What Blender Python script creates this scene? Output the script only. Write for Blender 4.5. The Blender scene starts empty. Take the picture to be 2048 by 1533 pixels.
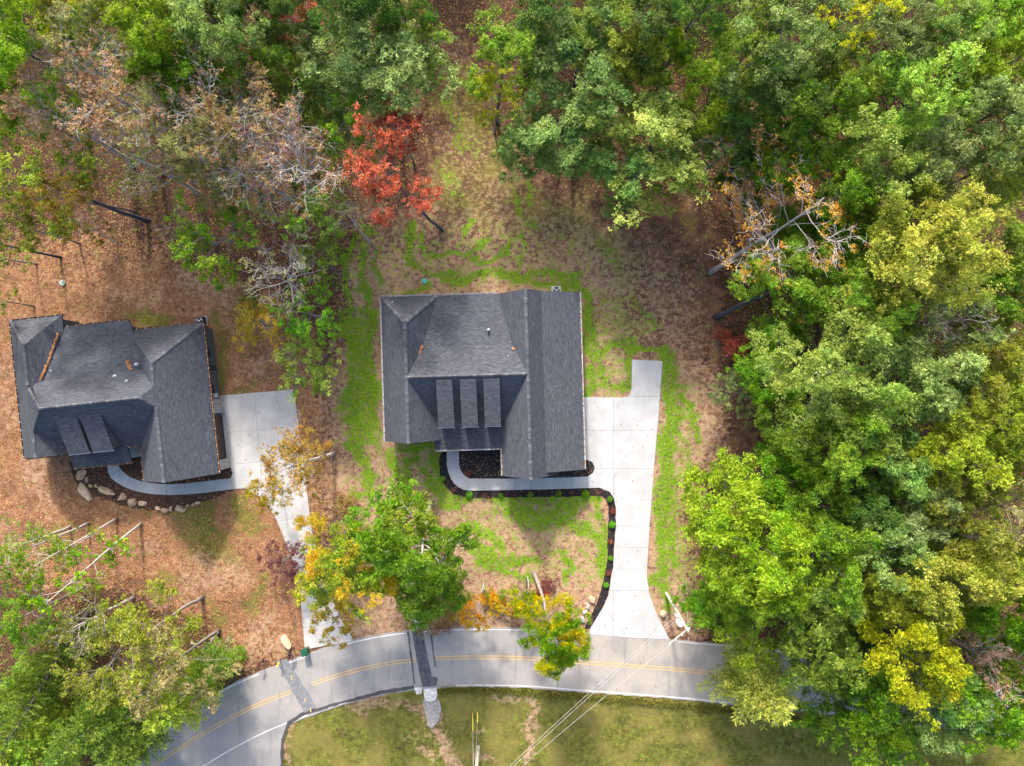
import bpy, bmesh, math, random
import numpy as np
from mathutils import Vector, Matrix

# ------------------------------------------------------------------ camera, sky, sun, exposure
SC = bpy.context.scene
COL = SC.collection
CAM_H, FOC = 79.0, 1384.0            # drone height in metres, focal length in survey-map pixels
cam = bpy.data.cameras.new('camera')
cam.sensor_fit = 'HORIZONTAL'; cam.sensor_width = 36.0; cam.lens = 36.0 * FOC / 2048.0
cam.clip_start = 0.5; cam.clip_end = 3000.0
cam_o = bpy.data.objects.new('camera', cam); COL.objects.link(cam_o)
cam_o.location = (0, 0, CAM_H); cam_o.rotation_euler = (0, 0, 0)
SC.camera = cam_o

SUN_EL, SUN_AZ = 31.0, -9.0          # degrees; azimuth clockwise from +Y
world = bpy.data.worlds.new('World'); SC.world = world; world.use_nodes = True
wn = world.node_tree.nodes; wl = world.node_tree.links; wn.clear()
w_out = wn.new('ShaderNodeOutputWorld'); w_bg = wn.new('ShaderNodeBackground'); w_sky = wn.new('ShaderNodeTexSky')
w_sky.sky_type = 'NISHITA'; w_sky.sun_disc = False
w_sky.sun_elevation = math.radians(SUN_EL); w_sky.sun_rotation = math.radians(SUN_AZ)
w_sky.air_density = 0.85; w_sky.dust_density = 3.6; w_sky.ozone_density = 0.7
w_bg.inputs['Strength'].default_value = 0.15
wl.new(w_sky.outputs[0], w_bg.inputs[0]); wl.new(w_bg.outputs[0], w_out.inputs[0])

sun = bpy.data.lights.new('sun', 'SUN'); sun.energy = 2.25; sun.angle = math.radians(4.5); sun.color = (1.0, 0.955, 0.89)
sun_o = bpy.data.objects.new('sun', sun); COL.objects.link(sun_o)
_el, _az = math.radians(SUN_EL), math.radians(SUN_AZ)
sun_dir = Vector((math.sin(_az) * math.cos(_el), math.cos(_az) * math.cos(_el), math.sin(_el)))
sun_o.rotation_euler = (-sun_dir).to_track_quat('-Z', 'Y').to_euler(); sun_o.location = sun_dir * 200

SC.view_settings.view_transform = 'Standard'; SC.view_settings.look = 'None'
SC.view_settings.gamma = 1.0; SC.view_settings.use_curve_mapping = False
SC.view_settings.exposure = 1.8
SC.render.engine = 'CYCLES'
SC.cycles.max_bounces = 4; SC.cycles.diffuse_bounces = 2; SC.cycles.glossy_bounces = 2
SC.cycles.transmission_bounces = 3; SC.cycles.transparent_max_bounces = 4

RNG = random.Random(7)
NPR = np.random.default_rng(11)

# ------------------------------------------------------------------ helpers
def P(px, py, h=0.0):
    """survey-map pixel + height above ground -> metres"""
    k = (CAM_H - h) / FOC
    return Vector(((px - 1024.0) * k, (766.5 - py) * k, h))

def P2(px, py):
    p = P(px, py); return (p.x, p.y)

def tag(o, label=None, cat=None, group=None, kind=None):
    if label: o['label'] = label
    if cat: o['category'] = cat
    if group: o['group'] = group
    if kind: o['kind'] = kind
    return o

def link(name, me, parent=None, mat=None):
    if mat is not None:
        me.materials.clear(); me.materials.append(mat)
    o = bpy.data.objects.new(name, me); COL.objects.link(o)
    if parent is not None: o.parent = parent
    return o

def empty(name, loc=(0, 0, 0), rz=0.0):
    o = bpy.data.objects.new(name, None); COL.objects.link(o)
    o.location = loc; o.rotation_euler = (0, 0, rz); o.empty_display_size = 0.3
    return o

def mesh_np(name, V, Fq, tone=None, smooth=False, n=4):
    """fast mesh from numpy verts (N,3) and faces (M,n); tone = per-vertex float"""
    me = bpy.data.meshes.new(name)
    V = np.ascontiguousarray(V, dtype=np.float32); Fq = np.ascontiguousarray(Fq, dtype=np.int32)
    me.vertices.add(len(V)); me.vertices.foreach_set('co', V.ravel())
    m = len(Fq); me.loops.add(m * n); me.loops.foreach_set('vertex_index', Fq.ravel())
    me.polygons.add(m)
    me.polygons.foreach_set('loop_start', np.arange(0, m * n, n, dtype=np.int32))
    me.polygons.foreach_set('loop_total', np.full(m, n, dtype=np.int32))
    if smooth: me.polygons.foreach_set('use_smooth', np.ones(m, dtype=bool))
    if tone is not None:
        a = me.attributes.new('tone', 'FLOAT', 'POINT'); a.data.foreach_set('value', np.ascontiguousarray(tone, dtype=np.float32))
    me.update(calc_edges=True); me.validate(verbose=False)
    return me

class MB:
    """collects polygons, links them as one mesh"""
    def __init__(s): s.v, s.f, s.t = [], [], []
    def face(s, pts, tone=0.5):
        i = len(s.v); s.v += [tuple(p) for p in pts]; s.t += [tone] * len(pts); s.f.append(tuple(range(i, i + len(pts))))
    def box(s, x0, x1, y0, y1, z0, z1, tone=0.5, M=None):
        c = [(x0, y0, z0), (x1, y0, z0), (x1, y1, z0), (x0, y1, z0), (x0, y0, z1), (x1, y0, z1), (x1, y1, z1), (x0, y1, z1)]
        if M is not None: c = [tuple(M @ Vector(p)) for p in c]
        i = len(s.v); s.v += c; s.t += [tone] * 8
        s.f += [tuple(i + k for k in q) for q in ((3, 2, 1, 0), (4, 5, 6, 7), (0, 1, 5, 4), (1, 2, 6, 5), (2, 3, 7, 6), (3, 0, 4, 7))]
    def beam(s, a, b, w, h, tone=0.5):
        a, b = Vector(a), Vector(b); d = (b - a); L = d.length; d.normalize()
        up = Vector((0, 0, 1)) if abs(d.z) < 0.95 else Vector((1, 0, 0))
        x = d.cross(up).normalized(); y = x.cross(d)
        M = Matrix(((x.x, d.x, y.x, a.x), (x.y, d.y, y.y, a.y), (x.z, d.z, y.z, a.z), (0, 0, 0, 1)))
        s.box(-w / 2, w / 2, 0, L, -h / 2, h / 2, tone, M)
    def tube(s, pts, rad, n=6, cap=True, tone=0.5):
        pts = [Vector(p) for p in pts]; i0 = len(s.v); k = len(pts)
        for j, p in enumerate(pts):
            d = (pts[min(j + 1, k - 1)] - pts[max(j - 1, 0)]).normalized()
            up = Vector((0.13, 0.99, 0.05)) if abs(d.y) < 0.9 else Vector((1, 0, 0))
            x = d.cross(up).normalized(); y = d.cross(x)
            r = rad[j] if hasattr(rad, '__len__') else rad
            for q in range(n):
                a = 2 * math.pi * q / n
                s.v.append(tuple(p + x * (r * math.cos(a)) + y * (r * math.sin(a)))); s.t.append(tone)
        for j in range(k - 1):
            for q in range(n):
                a = i0 + j * n + q; b = i0 + j * n + (q + 1) % n
                s.f.append((a, b, b + n, a + n))
        if cap:
            s.f.append(tuple(i0 + q for q in range(n))[::-1]); s.f.append(tuple(i0 + (k - 1) * n + q for q in range(n)))
    def lathe(s, prof, n=16, c=(0, 0, 0), tone=0.5):
        i0 = len(s.v)
        for r, z in prof:
            for q in range(n):
                a = 2 * math.pi * q / n; s.v.append((c[0] + r * math.cos(a), c[1] + r * math.sin(a), c[2] + z)); s.t.append(tone)
        for j in range(len(prof) - 1):
            for q in range(n):
                a = i0 + j * n + q; b = i0 + j * n + (q + 1) % n; s.f.append((a, b, b + n, a + n))
        s.f.append(tuple(i0 + q for q in range(n))[::-1]); s.f.append(tuple(i0 + (len(prof) - 1) * n + q for q in range(n)))
    def mesh(s, name, smooth=False):
        me = bpy.data.meshes.new(name); me.from_pydata(s.v, [], s.f)
        a = me.attributes.new('tone', 'FLOAT', 'POINT'); a.data.foreach_set('value', np.array(s.t, dtype=np.float32))
        if smooth: me.polygons.foreach_set('use_smooth', np.ones(len(me.polygons), dtype=bool))
        me.update(); return me
    def build(s, name, mat, parent=None, smooth=False):
        return link(name, s.mesh(name, smooth), parent, mat)

def vnoise(x, y, seed=0):
    xi = np.floor(x).astype(np.int64); yi = np.floor(y).astype(np.int64); fx = x - xi; fy = y - yi
    def h(a, b):
        n = (a * 374761393 + b * 668265263 + seed * 982451653) & 0x7fffffff
        n = ((n ^ (n >> 13)) * 1274126177) & 0x7fffffff
        return ((n ^ (n >> 16)) & 0xffff) / 65535.0
    u = fx * fx * (3 - 2 * fx); v = fy * fy * (3 - 2 * fy)
    return (h(xi, yi) * (1 - u) + h(xi + 1, yi) * u) * (1 - v) + (h(xi, yi + 1) * (1 - u) + h(xi + 1, yi + 1) * u) * v

def fbm(x, y, seed=0, oct=4):
    s = 0; a = 0.5; t = 0
    for o in range(oct):
        s = s + a * vnoise(x, y, seed + o * 17); t += a; a *= 0.55; x = x * 2.03 + 11.3; y = y * 2.03 + 5.7
    return s / t

def in_poly(px, py, poly):
    r = np.zeros(px.shape, bool); n = len(poly)
    for i in range(n):
        x1, y1 = poly[i]; x2, y2 = poly[(i + 1) % n]
        if y1 == y2: continue
        c = ((y1 > py) != (y2 > py)) & (px < (x2 - x1) * (py - y1) / (y2 - y1) + x1)
        r ^= c
    return r

def seg_dist(px, py, pts, closed=False):
    d = np.full(px.shape, 1e9); n = len(pts)
    if n == 1: return np.hypot(px - pts[0][0], py - pts[0][1])
    for i in range(n if closed else n - 1):
        x1, y1 = pts[i]; x2, y2 = pts[(i + 1) % n]; dx, dy = x2 - x1, y2 - y1
        t = np.clip(((px - x1) * dx + (py - y1) * dy) / (dx * dx + dy * dy + 1e-9), 0, 1)
        d = np.minimum(d, np.hypot(px - x1 - t * dx, py - y1 - t * dy))
    return d

def spline(pts, step=1.0):
    """Catmull-Rom through 2-D points, resampled"""
    p = [np.array(q, float) for q in pts]; p = [2 * p[0] - p[1]] + p + [2 * p[-1] - p[-2]]; out = []
    for i in range(1, len(p) - 2):
        n = max(2, int(np.linalg.norm(p[i + 1] - p[i]) / step))
        for k in range(n):
            t = k / n; a, b, c, d = p[i - 1], p[i], p[i + 1], p[i + 2]
            out.append(0.5 * (2 * b + (c - a) * t + (2 * a - 5 * b + 4 * c - d) * t * t + (3 * b - a - 3 * c + d) * t ** 3))
    out.append(p[-2]); return out

# ------------------------------------------------------------------ materials
class NT:
    def __init__(s, name):
        s.m = bpy.data.materials.new(name); s.m.use_nodes = True; s.t = s.m.node_tree; s.n = s.t.nodes; s.n.clear()
        s.out = s.n.new('ShaderNodeOutputMaterial')
    def node(s, t, ins=None, **kw):
        x = s.n.new(t)
        for k, v in kw.items(): setattr(x, k, v)
        for k, v in (ins or {}).items(): s.put(x.inputs[k], v)
        return x
    def put(s, sock, v):
        if isinstance(v, bpy.types.NodeSocket): s.t.links.new(v, sock)
        elif hasattr(v, '__len__') and sock.type == 'RGBA': sock.default_value = tuple(v)[:3] + (1,)
        else: sock.default_value = v
    def noise(s, scale, detail=4, rough=0.55, vec=None, dist=0.0):
        x = s.node('ShaderNodeTexNoise', {'Scale': scale, 'Detail': detail, 'Roughness': rough, 'Distortion': dist})
        s.put(x.inputs['Vector'], vec if vec is not None else s.pos()); return x.outputs['Fac']
    def pos(s):
        if not hasattr(s, '_p'): s._p = s.node('ShaderNodeNewGeometry').outputs['Position']
        return s._p
    def objpos(s):
        if not hasattr(s, '_o'): s._o = s.node('ShaderNodeTexCoord').outputs['Object']
        return s._o
    def scaled(s, vec, sc):
        return s.node('ShaderNodeMapping', {'Vector': vec, 'Scale': sc}).outputs[0]
    def ramp(s, f, a, b, c=0.0, d=1.0, smooth=True):
        x = s.node('ShaderNodeMapRange', {'Value': f, 'From Min': a, 'From Max': b, 'To Min': c, 'To Max': d})
        x.interpolation_type = 'SMOOTHSTEP' if smooth else 'LINEAR'; return x.outputs[0]
    def mix(s, f, a, b, mode='MIX'):
        x = s.node('ShaderNodeMix', data_type='RGBA', blend_type=mode)
        s.put(x.inputs[0], f); s.put(x.inputs[6], a); s.put(x.inputs[7], b); return x.outputs[2]
    def math(s, op, a, b=0.0, c=0.0):
        x = s.node('ShaderNodeMath', operation=op); s.put(x.inputs[0], a); s.put(x.inputs[1], b)
        if op == 'MULTIPLY_ADD': s.put(x.inputs[2], c)
        return x.outputs[0]
    def attr(s, name, kind='GEOMETRY'):
        return s.node('ShaderNodeAttribute', attribute_name=name, attribute_type=kind)
    def bump(s, h, strength=0.4, dist=0.05):
        return s.node('ShaderNodeBump', {'Height': h, 'Strength': strength, 'Distance': dist}).outputs[0]
    def bsdf(s, col, rough=0.8, normal=None, metal=0.0, spec=0.3):
        b = s.node('ShaderNodeBsdfPrincipled', {'Base Color': col, 'Roughness': rough, 'Metallic': metal, 'Specular IOR Level': spec})
        if normal is not None: s.put(b.inputs['Normal'], normal)
        return b.outputs[0]
    def done(s, sh): s.t.links.new(sh, s.out.inputs[0]); return s.m

def plain(name, col, rough=0.6, metal=0.0, var=0.15, scale=6.0, bump=0.0, spec=0.3):
    n = NT(name); f = n.noise(scale, 4, 0.6, n.objpos())
    c = n.mix(n.ramp(f, 0.3, 0.7), tuple(x * (1 - var) for x in col), tuple(min(1, x * (1 + var)) for x in col))
    nm = n.bump(n.noise(scale * 4, 3, 0.6, n.objpos()), bump, 0.02) if bump else None
    return n.done(n.bsdf(c, rough, nm, metal, spec))

def toned(name, lo, hi, rough=0.85, bump=0.0, scale=5.0, grain=0.25, spec=0.2):
    """colour follows the piece's own 'tone' plus grain"""
    n = NT(name); t = n.attr('tone').outputs['Fac']; f = n.noise(scale, 4, 0.6, n.objpos())
    k = n.math('ADD', t, n.math('MULTIPLY', n.math('SUBTRACT', f, 0.5), grain * 2))
    c = n.mix(n.ramp(k, 0.0, 1.0, smooth=False), lo, hi)
    nm = n.bump(f, bump, 0.03) if bump else None
    return n.done(n.bsdf(c, rough, nm, 0.0, spec))

MAT = {}
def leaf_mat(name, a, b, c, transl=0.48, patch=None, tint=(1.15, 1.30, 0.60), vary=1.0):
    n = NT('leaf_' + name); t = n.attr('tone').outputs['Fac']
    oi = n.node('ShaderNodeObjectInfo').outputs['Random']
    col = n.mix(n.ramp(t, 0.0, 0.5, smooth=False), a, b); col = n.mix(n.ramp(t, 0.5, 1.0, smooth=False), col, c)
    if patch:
        f = n.noise(0.32, 2, 0.5); col = n.mix(n.ramp(f, 0.46, 0.60, 0, 0.95), col, n.mix(t, patch, tuple(min(1, x * 1.5) for x in patch)))
    hv = n.node('ShaderNodeHueSaturation', {'Hue': n.math('ADD', n.ramp(oi, 0, 1, .5 - .018 * vary, .5 + .018 * vary, False), n.math('MULTIPLY', n.math('SUBTRACT', n.noise(.55, 3, .6), .5), .13 * vary)), 'Saturation': n.ramp(oi, 0, 1, 1.0, 1.12, False), 'Value': n.ramp(n.math('FRACT', n.math('MULTIPLY', oi, 7.31)), 0, 1, 1.58, 1.12, False), 'Fac': 1.0, 'Color': col})
    d = n.bsdf(hv.outputs[0], 0.55, None, 0.0, 0.25)
    tr = n.node('ShaderNodeBsdfTranslucent', {'Color': n.mix(1.0, hv.outputs[0], tint, 'MULTIPLY')})
    mx = n.node('ShaderNodeMixShader', {0: transl}); n.t.links.new(d, mx.inputs[1]); n.t.links.new(tr.outputs[0], mx.inputs[2])
    MAT[name] = n.done(mx.outputs[0]); return MAT[name]

G = leaf_mat
G('green',   (.048, .085, .009), (.120, .190, .019), (.250, .330, .050))
G('bright',  (.050, .108, .008), (.130, .240, .020), (.270, .395, .060))
G('lime',    (.070, .112, .008), (.165, .242, .017), (.320, .405, .052))
G('mint',    (.052, .092, .018), (.135, .212, .050), (.295, .390, .130))
G('grey',    (.062, .085, .024), (.150, .190, .060), (.300, .345, .145))
G('pale',    (.080, .115, .018), (.195, .260, .048), (.385, .445, .130))
G('dark',    (.025, .052, .010), (.060, .115, .018), (.130, .200, .040))
G('olive',   (.070, .084, .010), (.165, .178, .024), (.300, .300, .060))
G('oliveyel', (.080, .102, .009), (.190, .218, .022), (.345, .370, .065))
G('yellow',  (.120, .138, .008), (.280, .295, .016), (.460, .450, .045))
G('gold',    (.230, .110, .006), (.520, .270, .010), (.700, .430, .030))
G('goldgreen', (.050, .095, .008), (.125, .195, .014), (.250, .320, .030), patch=(.350, .255, .018))
G('orange',  (.190, .095, .016), (.380, .220, .035), (.520, .360, .085), tint=(1.1, 1.05, .6))
G('amber',   (.130, .095, .014), (.300, .205, .030), (.440, .320, .065))
G('red',     (.190, .046, .026), (.360, .098, .054), (.510, .190, .118), tint=(1.05, .8, .75), vary=.25)
G('deepred', (.150, .034, .018), (.290, .066, .036), (.420, .125, .072), tint=(1.05, .8, .75), vary=.25)
G('plum',    (.080, .026, .024), (.150, .055, .050), (.230, .100, .090), tint=(1, .8, .8), vary=.3)
G('rust',    (.150, .085, .032), (.280, .175, .075), (.400, .280, .140))
G('taupe',   (.105, .098, .030), (.210, .190, .065), (.330, .295, .120))
G('cedar',   (.052, .080, .012), (.120, .172, .028), (.250, .300, .070))
G('cedaryel', (.085, .110, .014), (.205, .238, .036), (.370, .390, .090))
G('pinkish', (.140, .068, .048), (.280, .150, .100), (.400, .240, .170))
G('shrub',   (.050, .125, .010), (.110, .250, .020), (.200, .370, .050))

MAT['bark'] = toned('bark_brown', (.035, .03, .03), (.13, .11, .10), 0.95, 0.6, 3.0, 0.5)
MAT['bark_dark'] = toned('bark_dark', (.028, .026, .03), (.09, .085, .09), 0.95, 0.6, 3.0, 0.5)
MAT['bark_pale'] = toned('bark_pale', (.19, .165, .145), (.50, .44, .40), 0.9, 0.5, 3.0, 0.4)
MAT['bark_grey'] = toned('bark_grey', (.10, .088, .08), (.27, .235, .21), 0.9, 0.5, 3.0, 0.4)

# ------------------------------------------------------------------ survey outlines (map pixels)
ROAD_C = [(60, 1700), (200, 1600), (324.7, 1519), (424, 1457), (512.6, 1411), (608, 1374), (680, 1349.6), (752, 1331.6), (819, 1321.5), (896, 1316), (968, 1314.7),
          (1062, 1317), (1165, 1325), (1257, 1331.6), (1351, 1339), (1500, 1353), (1655, 1369), (1850, 1392), (2100, 1425), (2350, 1460)]
DRIVE_C = [(1264, 719.4), (1324.7, 722.8), (1317, 830), (1309, 920), (1301.5, 1018), (1297, 1085), (1293, 1153), (1298.5, 1189), (1314.7, 1232), (1339, 1279), (1258, 1275), (1178, 1269), (1181, 1256),
           (1206.5, 1214), (1217.3, 1189), (1226, 1131.5), (1231.7, 1052), (1231.7, 1016), (1228, 998), (1219.5, 984), (1199, 975.7), (1175, 976.3),
           (1175, 953.3), (1185.3, 946.7), (1189.7, 936.4), (1185, 924.5), (1173.3, 920), (1163, 920), (1158, 794.6), (1246.8, 795.6), (1256, 793), (1260.5, 787.8), (1263.2, 779)]
WALK_C = [(1174.6, 976.3), (1089.6, 979), (1010, 980.5), (939.2, 981.6), (928, 980), (918.7, 975.7), (909, 968), (901.6, 957), (896.5, 944), (893.8, 929.6), (894, 885), (917.5, 885), (918.4, 929.6), (920, 938), (923.8, 945),
          (930, 952.5), (939.2, 957.6), (1041.8, 957.6), (1120, 955.5), (1174.6, 953.5)]
DRIVE_L = [(436, 792), (587.8, 779.4), (599.8, 873.4), (615, 989.6), (623.7, 1059.7), (640, 1130), (662, 1195), (685, 1245), (709, 1282), (660, 1290), (610, 1299), (605, 1240), (600, 1180), (592, 1145), (581, 1112), (566, 1070),
           (554, 1041), (537, 1011), (518, 992), (492, 977), (464, 978.5), (462, 957), (466, 946), (462, 936), (452, 931), (444, 870)]
WALK_L = [(492, 977), (463.6, 978.7), (410, 986), (375, 989), (341.8, 990.3), (312, 989), (287, 986), (265, 980.5), (246, 972.5), (232, 964), (222, 955.4), (217, 945), (213, 925), (233, 920), (237, 932),
          (246, 943.5), (255, 951), (266.6, 957), (280, 962), (294, 965), (318, 968), (341.8, 969), (375, 967), (410, 963), (440, 959), (461.6, 957.3), (463.6, 978.5)]
WALK_L = WALK_L[1:-1]
BED_OUT = [(878.6, 915), (879.5, 953.7), (889.3, 969.4), (905, 987), (932.3, 995.7), (996.7, 995), (1133.4, 993.8), (1203.8, 991.8), (1214.5, 1000.6), (1217.5, 1016), (1215, 1080), (1213.7, 1124), (1203, 1182),
           (1185, 1225), (1168, 1258), (1181, 1258), (1206.5, 1216), (1217.3, 1190), (1226, 1132), (1231.7, 1052), (1231.7, 1016), (1228, 997), (1219.5, 983), (1199, 974.5), (1089, 977.5), (939, 980), (919, 974), (903, 957), (895, 930), (895, 900), (884, 900)]
BED_IN = [(917, 890), (917.5, 930), (923, 946), (939, 958.5), (1042, 958.5), (1174, 954.5), (1186, 947.5), (1190.5, 936.4), (1186, 924), (1174, 919), (1160, 919), (1150, 935), (1010, 940), (1006, 885)]
BED_L = [(140, 925), (148, 960), (175, 985), (210, 1000), (250, 1012), (300, 1022), (350, 1020), (400, 1005), (440, 992), (470, 979), (410, 985), (342, 989), (287, 985), (246, 971), (222, 954), (214, 925)]
BED_LI = [(233, 922), (246, 944), (267, 957.5), (294, 965.5), (342, 969.5), (410, 963.5), (461, 958), (467, 946), (463, 935), (452, 930), (430, 930), (300, 935), (262, 905)]

# ------------------------------------------------------------------ ground sheet
def axis(lo, hi, step, far):
    mid = np.arange(lo, hi + step / 2, step); k = np.array([2, 5, 10, 18, 30, 48, 75, 115, 170, 250, far])
    return np.concatenate([lo - k[::-1], mid, hi + k])
gx = axis(-63, 63, 0.3, 420.0); gy = axis(-48, 48, 0.3, 420.0)
GX, GY = np.meshgrid(gx, gy)
MX = GX * FOC / CAM_H + 1024.0; MY = 766.5 - GY * FOC / CAM_H       # map pixels of every ground vertex
def wob(s, a, seed): return (fbm(MX / s, MY / s, seed, 4) - 0.5) * 2 * a
WX, WY = MX + wob(60, 26, 1) + wob(17, 8, 5), MY + wob(60, 26, 2) + wob(17, 8, 6)
def soft_poly(poly, edge):
    d = seg_dist(WX, WY, poly, True); s = np.where(in_poly(WX, WY, poly), 1.0, -1.0)
    return np.clip(0.5 + s * d / edge / 2, 0, 1)
def strokes(lst):
    m = np.zeros(MX.shape)
    for pts, w, k in lst:
        m = np.maximum(m, k * np.clip(1.2 - seg_dist(WX, WY, pts) / w * .95, 0, 1))
    return m
road_px = spline(ROAD_C, 25)
south = (MY > np.interp(MX, [p[0] for p in road_px], [p[1] for p in road_px])).astype(float)

yard_c = [(868, 60), (935, 80), (950, 170), (970, 250), (1040, 285), (1120, 345), (1190, 395), (1280, 440), (1350, 470), (1400, 560), (1430, 700), (1440, 800), (1450, 900), (1420, 960), (1390, 1050), (1390, 1120), (1420, 1200),
          (1400, 1290), (690, 1290), (650, 1180), (640, 1000), (650, 860), (655, 720), (680, 600), (690, 470), (730, 430), (830, 400), (850, 300), (880, 200)]
yard_l = [(-40, 440), (120, 450), (320, 450), (400, 520), (540, 560), (600, 640), (640, 760), (660, 950), (650, 1180), (690, 1300), (560, 1330), (460, 1320), (380, 1230), (250, 1190), (100, 1180), (-40, 1130)]
straw = 0.70 * soft_poly(yard_c, 40) * (1 - .50 * np.clip((560 - MY) / 160, 0, 1)) * (1 - .35 * np.clip((MX - 1180) / 100, 0, 1) * (MY < 720))  # straw thins towards the back yard, partly painting the shade there
orange = soft_poly(yard_l, 40) * (1 - straw) * np.clip(.52 + (MY - 470) / 300, .52, .95)
# leaf litter carpet beside the left lawn and on the verge
orange = np.maximum(orange, strokes([([(680, 1235), (800, 1240), (900, 1225), (1160, 1230)], 30, 0.8), ([(650, 800), (640, 900), (660, 1000), (700, 1050)], 26, 0.75)]))
dirt = strokes([([(1300, 430), (1380, 450), (1430, 520)], 60, 0.95), ([(1400, 560), (1430, 640), (1450, 700)], 36, 0.8), ([(1480, 860), (1490, 930), (1470, 980)], 40, 0.85),
                ([(1390, 1180), (1400, 1260)], 26, 0.7), ([(1390, 590), (1430, 680)], 24, 0.9), ([(900, 20), (905, 150)], 30, 0.4)])
green = strokes([
    ([(700, 640), (725, 690), (722, 760), (715, 830), (728, 880)], 34, 1), ([(745, 620), (735, 700), (748, 800), (752, 880)], 22, 1),
    ([(685, 1010), (735, 985)], 14, .8), ([(700, 890), (735, 925), (738, 985)], 16, 1), ([(785, 900), (788, 960), (796, 1000)], 12, .95), ([(812, 995), (806, 960), (812, 925), (835, 912)], 9, .9),
    ([(835, 912), (842, 940), (862, 965), (885, 1000)], 9, .9), ([(865, 905), (872, 950), (890, 985), (930, 1003)], 13, 1), ([(790, 893), (870, 893)], 12, 1),
    ([(700, 462), (692, 510), (697, 565), (700, 615)], 9, 1), ([(728, 475), (727, 520), (735, 575), (745, 598)], 10, 1), ([(757, 490), (760, 530), (768, 570)], 7, .8), ([(720, 450), (745, 455)], 9, .8),
    ([(820, 440), (815, 490), (820, 520)], 9, .95), ([(838, 460), (845, 500), (870, 515), (930, 512), (960, 490), (975, 470)], 9, .9), ([(945, 520), (985, 515), (1005, 500), (1030, 480)], 9, .75),
    ([(830, 530), (850, 550), (880, 560), (930, 560)], 9, .85), ([(885, 567), (940, 560), (965, 540), (1000, 545), (1040, 550), (1140, 545)], 13, 1), ([(1010, 555), (1050, 565), (1080, 575)], 12, .9),
    ([(800, 588), (850, 580)], 9, .9), ([(1040, 530), (1060, 500), (1050, 470)], 10, .6), ([(940, 430), (930, 465)], 12, .6), ([(1020, 400), (1050, 430), (1075, 450)], 14, .55), ([(1060, 360), (1062, 400)], 12, .6),
    ([(1090, 575), (1150, 565), (1172, 590), (1180, 660), (1176, 760), (1165, 785)], 12, 1), ([(1190, 650), (1200, 720), (1200, 770), (1245, 780)], 16, .7), ([(1210, 700), (1260, 690), (1258, 780)], 12, .8),
    ([(1258, 712), (1300, 704), (1335, 705)], 12, 1), ([(1336, 720), (1345, 800), (1335, 900), (1328, 980)], 20, 1), ([(1370, 780), (1385, 850), (1392, 880)], 12, .8), ([(1330, 990), (1320, 1080), (1310, 1160)], 16, 1),
    ([(1345, 960), (1340, 1060), (1345, 1120)], 18, .85), ([(1320, 1170), (1330, 1210)], 12, .8), ([(1380, 900), (1365, 960)], 9, .6), ([(1260, 600), (1300, 640)], 18, .45), ([(1210, 480), (1240, 560)], 20, .4),
    ([(900, 1000), (960, 1006), (1100, 1006), (1200, 1003)], 13, 1), ([(1010, 1030), (1060, 1040), (1120, 1035), (1150, 1015)], 26, .95), ([(925, 1050), (960, 1060), (1000, 1090)], 16, .75),
    ([(940, 1100), (985, 1118), (1040, 1120), (1075, 1125)], 18, .95), ([(960, 1130), (1020, 1150), (1060, 1165)], 12, .85), ([(1150, 1050), (1195, 1080), (1205, 1140)], 18, .85), ([(1120, 1100), (1140, 1130), (1130, 1160)], 14, .7),
    ([(1200, 1010), (1212, 1080), (1205, 1150)], 9, .9), ([(880, 330), (905, 400)], 22, .4), ([(890, 200), (930, 300)], 24, .35), ([(1080, 150), (985, 330)], 18, .3),
    ([(660, 1060), (680, 1075)], 14, .5), ([(480, 1300), (484, 1308)], 8, .9), ([(130, 1084), (128, 1090)], 6, .8)])
for pl_, k_g, ed_ in (([(690, 610), (760, 600), (765, 900), (690, 920)], .36, 25), ([(870, 995), (1210, 990), (1210, 1170), (940, 1170)], .27, 25), ([(1320, 700), (1400, 760), (1400, 1180), (1300, 1180)], .36, 25), ([(690, 450), (1180, 440), (1200, 590), (690, 600)], .24, 25), ([(1170, 560), (1270, 600), (1260, 800), (1165, 790)], .34, 25), ([(680, 890), (900, 890), (880, 1010), (690, 1040)], .26, 25)):
    green = np.maximum(green, k_g * soft_poly(pl_, ed_))
green = np.minimum(green, .66 + .16 * (fbm(MX / 25, MY / 25, 77, 3) - .3))
olive = strokes([([(290, 632), (330, 640)], 30, .85), ([(440, 640), (447, 700), (445, 760)], 15, .75), ([(520, 770), (470, 780)], 12, .6), ([(410, 1040), (420, 1090)], 62, .85), ([(480, 1010), (500, 1050)], 36, .8),  # broad stroke before the left house paints its gable shadow as olive cover
                 ([(520, 1160), (500, 1220)], 22, .65), ([(330, 1160), (300, 1190)], 24, .6), ([(700, 1220), (780, 1230)], 26, .7), ([(120, 1040), (140, 1080)], 24, .45), ([(420, 1200), (430, 1240)], 20, .5),
                 ([(900, 200), (1000, 300), (930, 340), (900, 420), (1100, 420)], 75, .62), ([(1130, 420), (1240, 560), (1260, 660)], 75, .62), ([(1340, 760), (1370, 960)], 40, .5), ([(240, 990), (380, 1030)], 26, .5)])  # wide back-yard strokes: olive grass plus some shade put into the colour
lawn_s = south * 0.95
bare_s = strokes([([(870, 1395), (850, 1420), (800, 1400), (700, 1405)], 18, .8), ([(862, 1440), (880, 1480), (910, 1533), (930, 1580)], 24, .9), ([(830, 1500), (860, 1520)], 14, .7), ([(925, 1450), (975, 1455)], 8, .5),
                  ([(1060, 1390), (1075, 1420), (1060, 1470), (1050, 1533)], 14, .85), ([(980, 1385), (1040, 1395)], 12, .7), ([(990, 1520), (950, 1515)], 12, .8), ([(600, 1420), (585, 1450), (575, 1533)], 8, .8),
                  ([(1580, 1500), (1600, 1470)], 12, .5), ([(640, 1412), (760, 1390)], 9, .8), ([(800, 1480), (880, 1475)], 10, .5)]) * south
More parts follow.
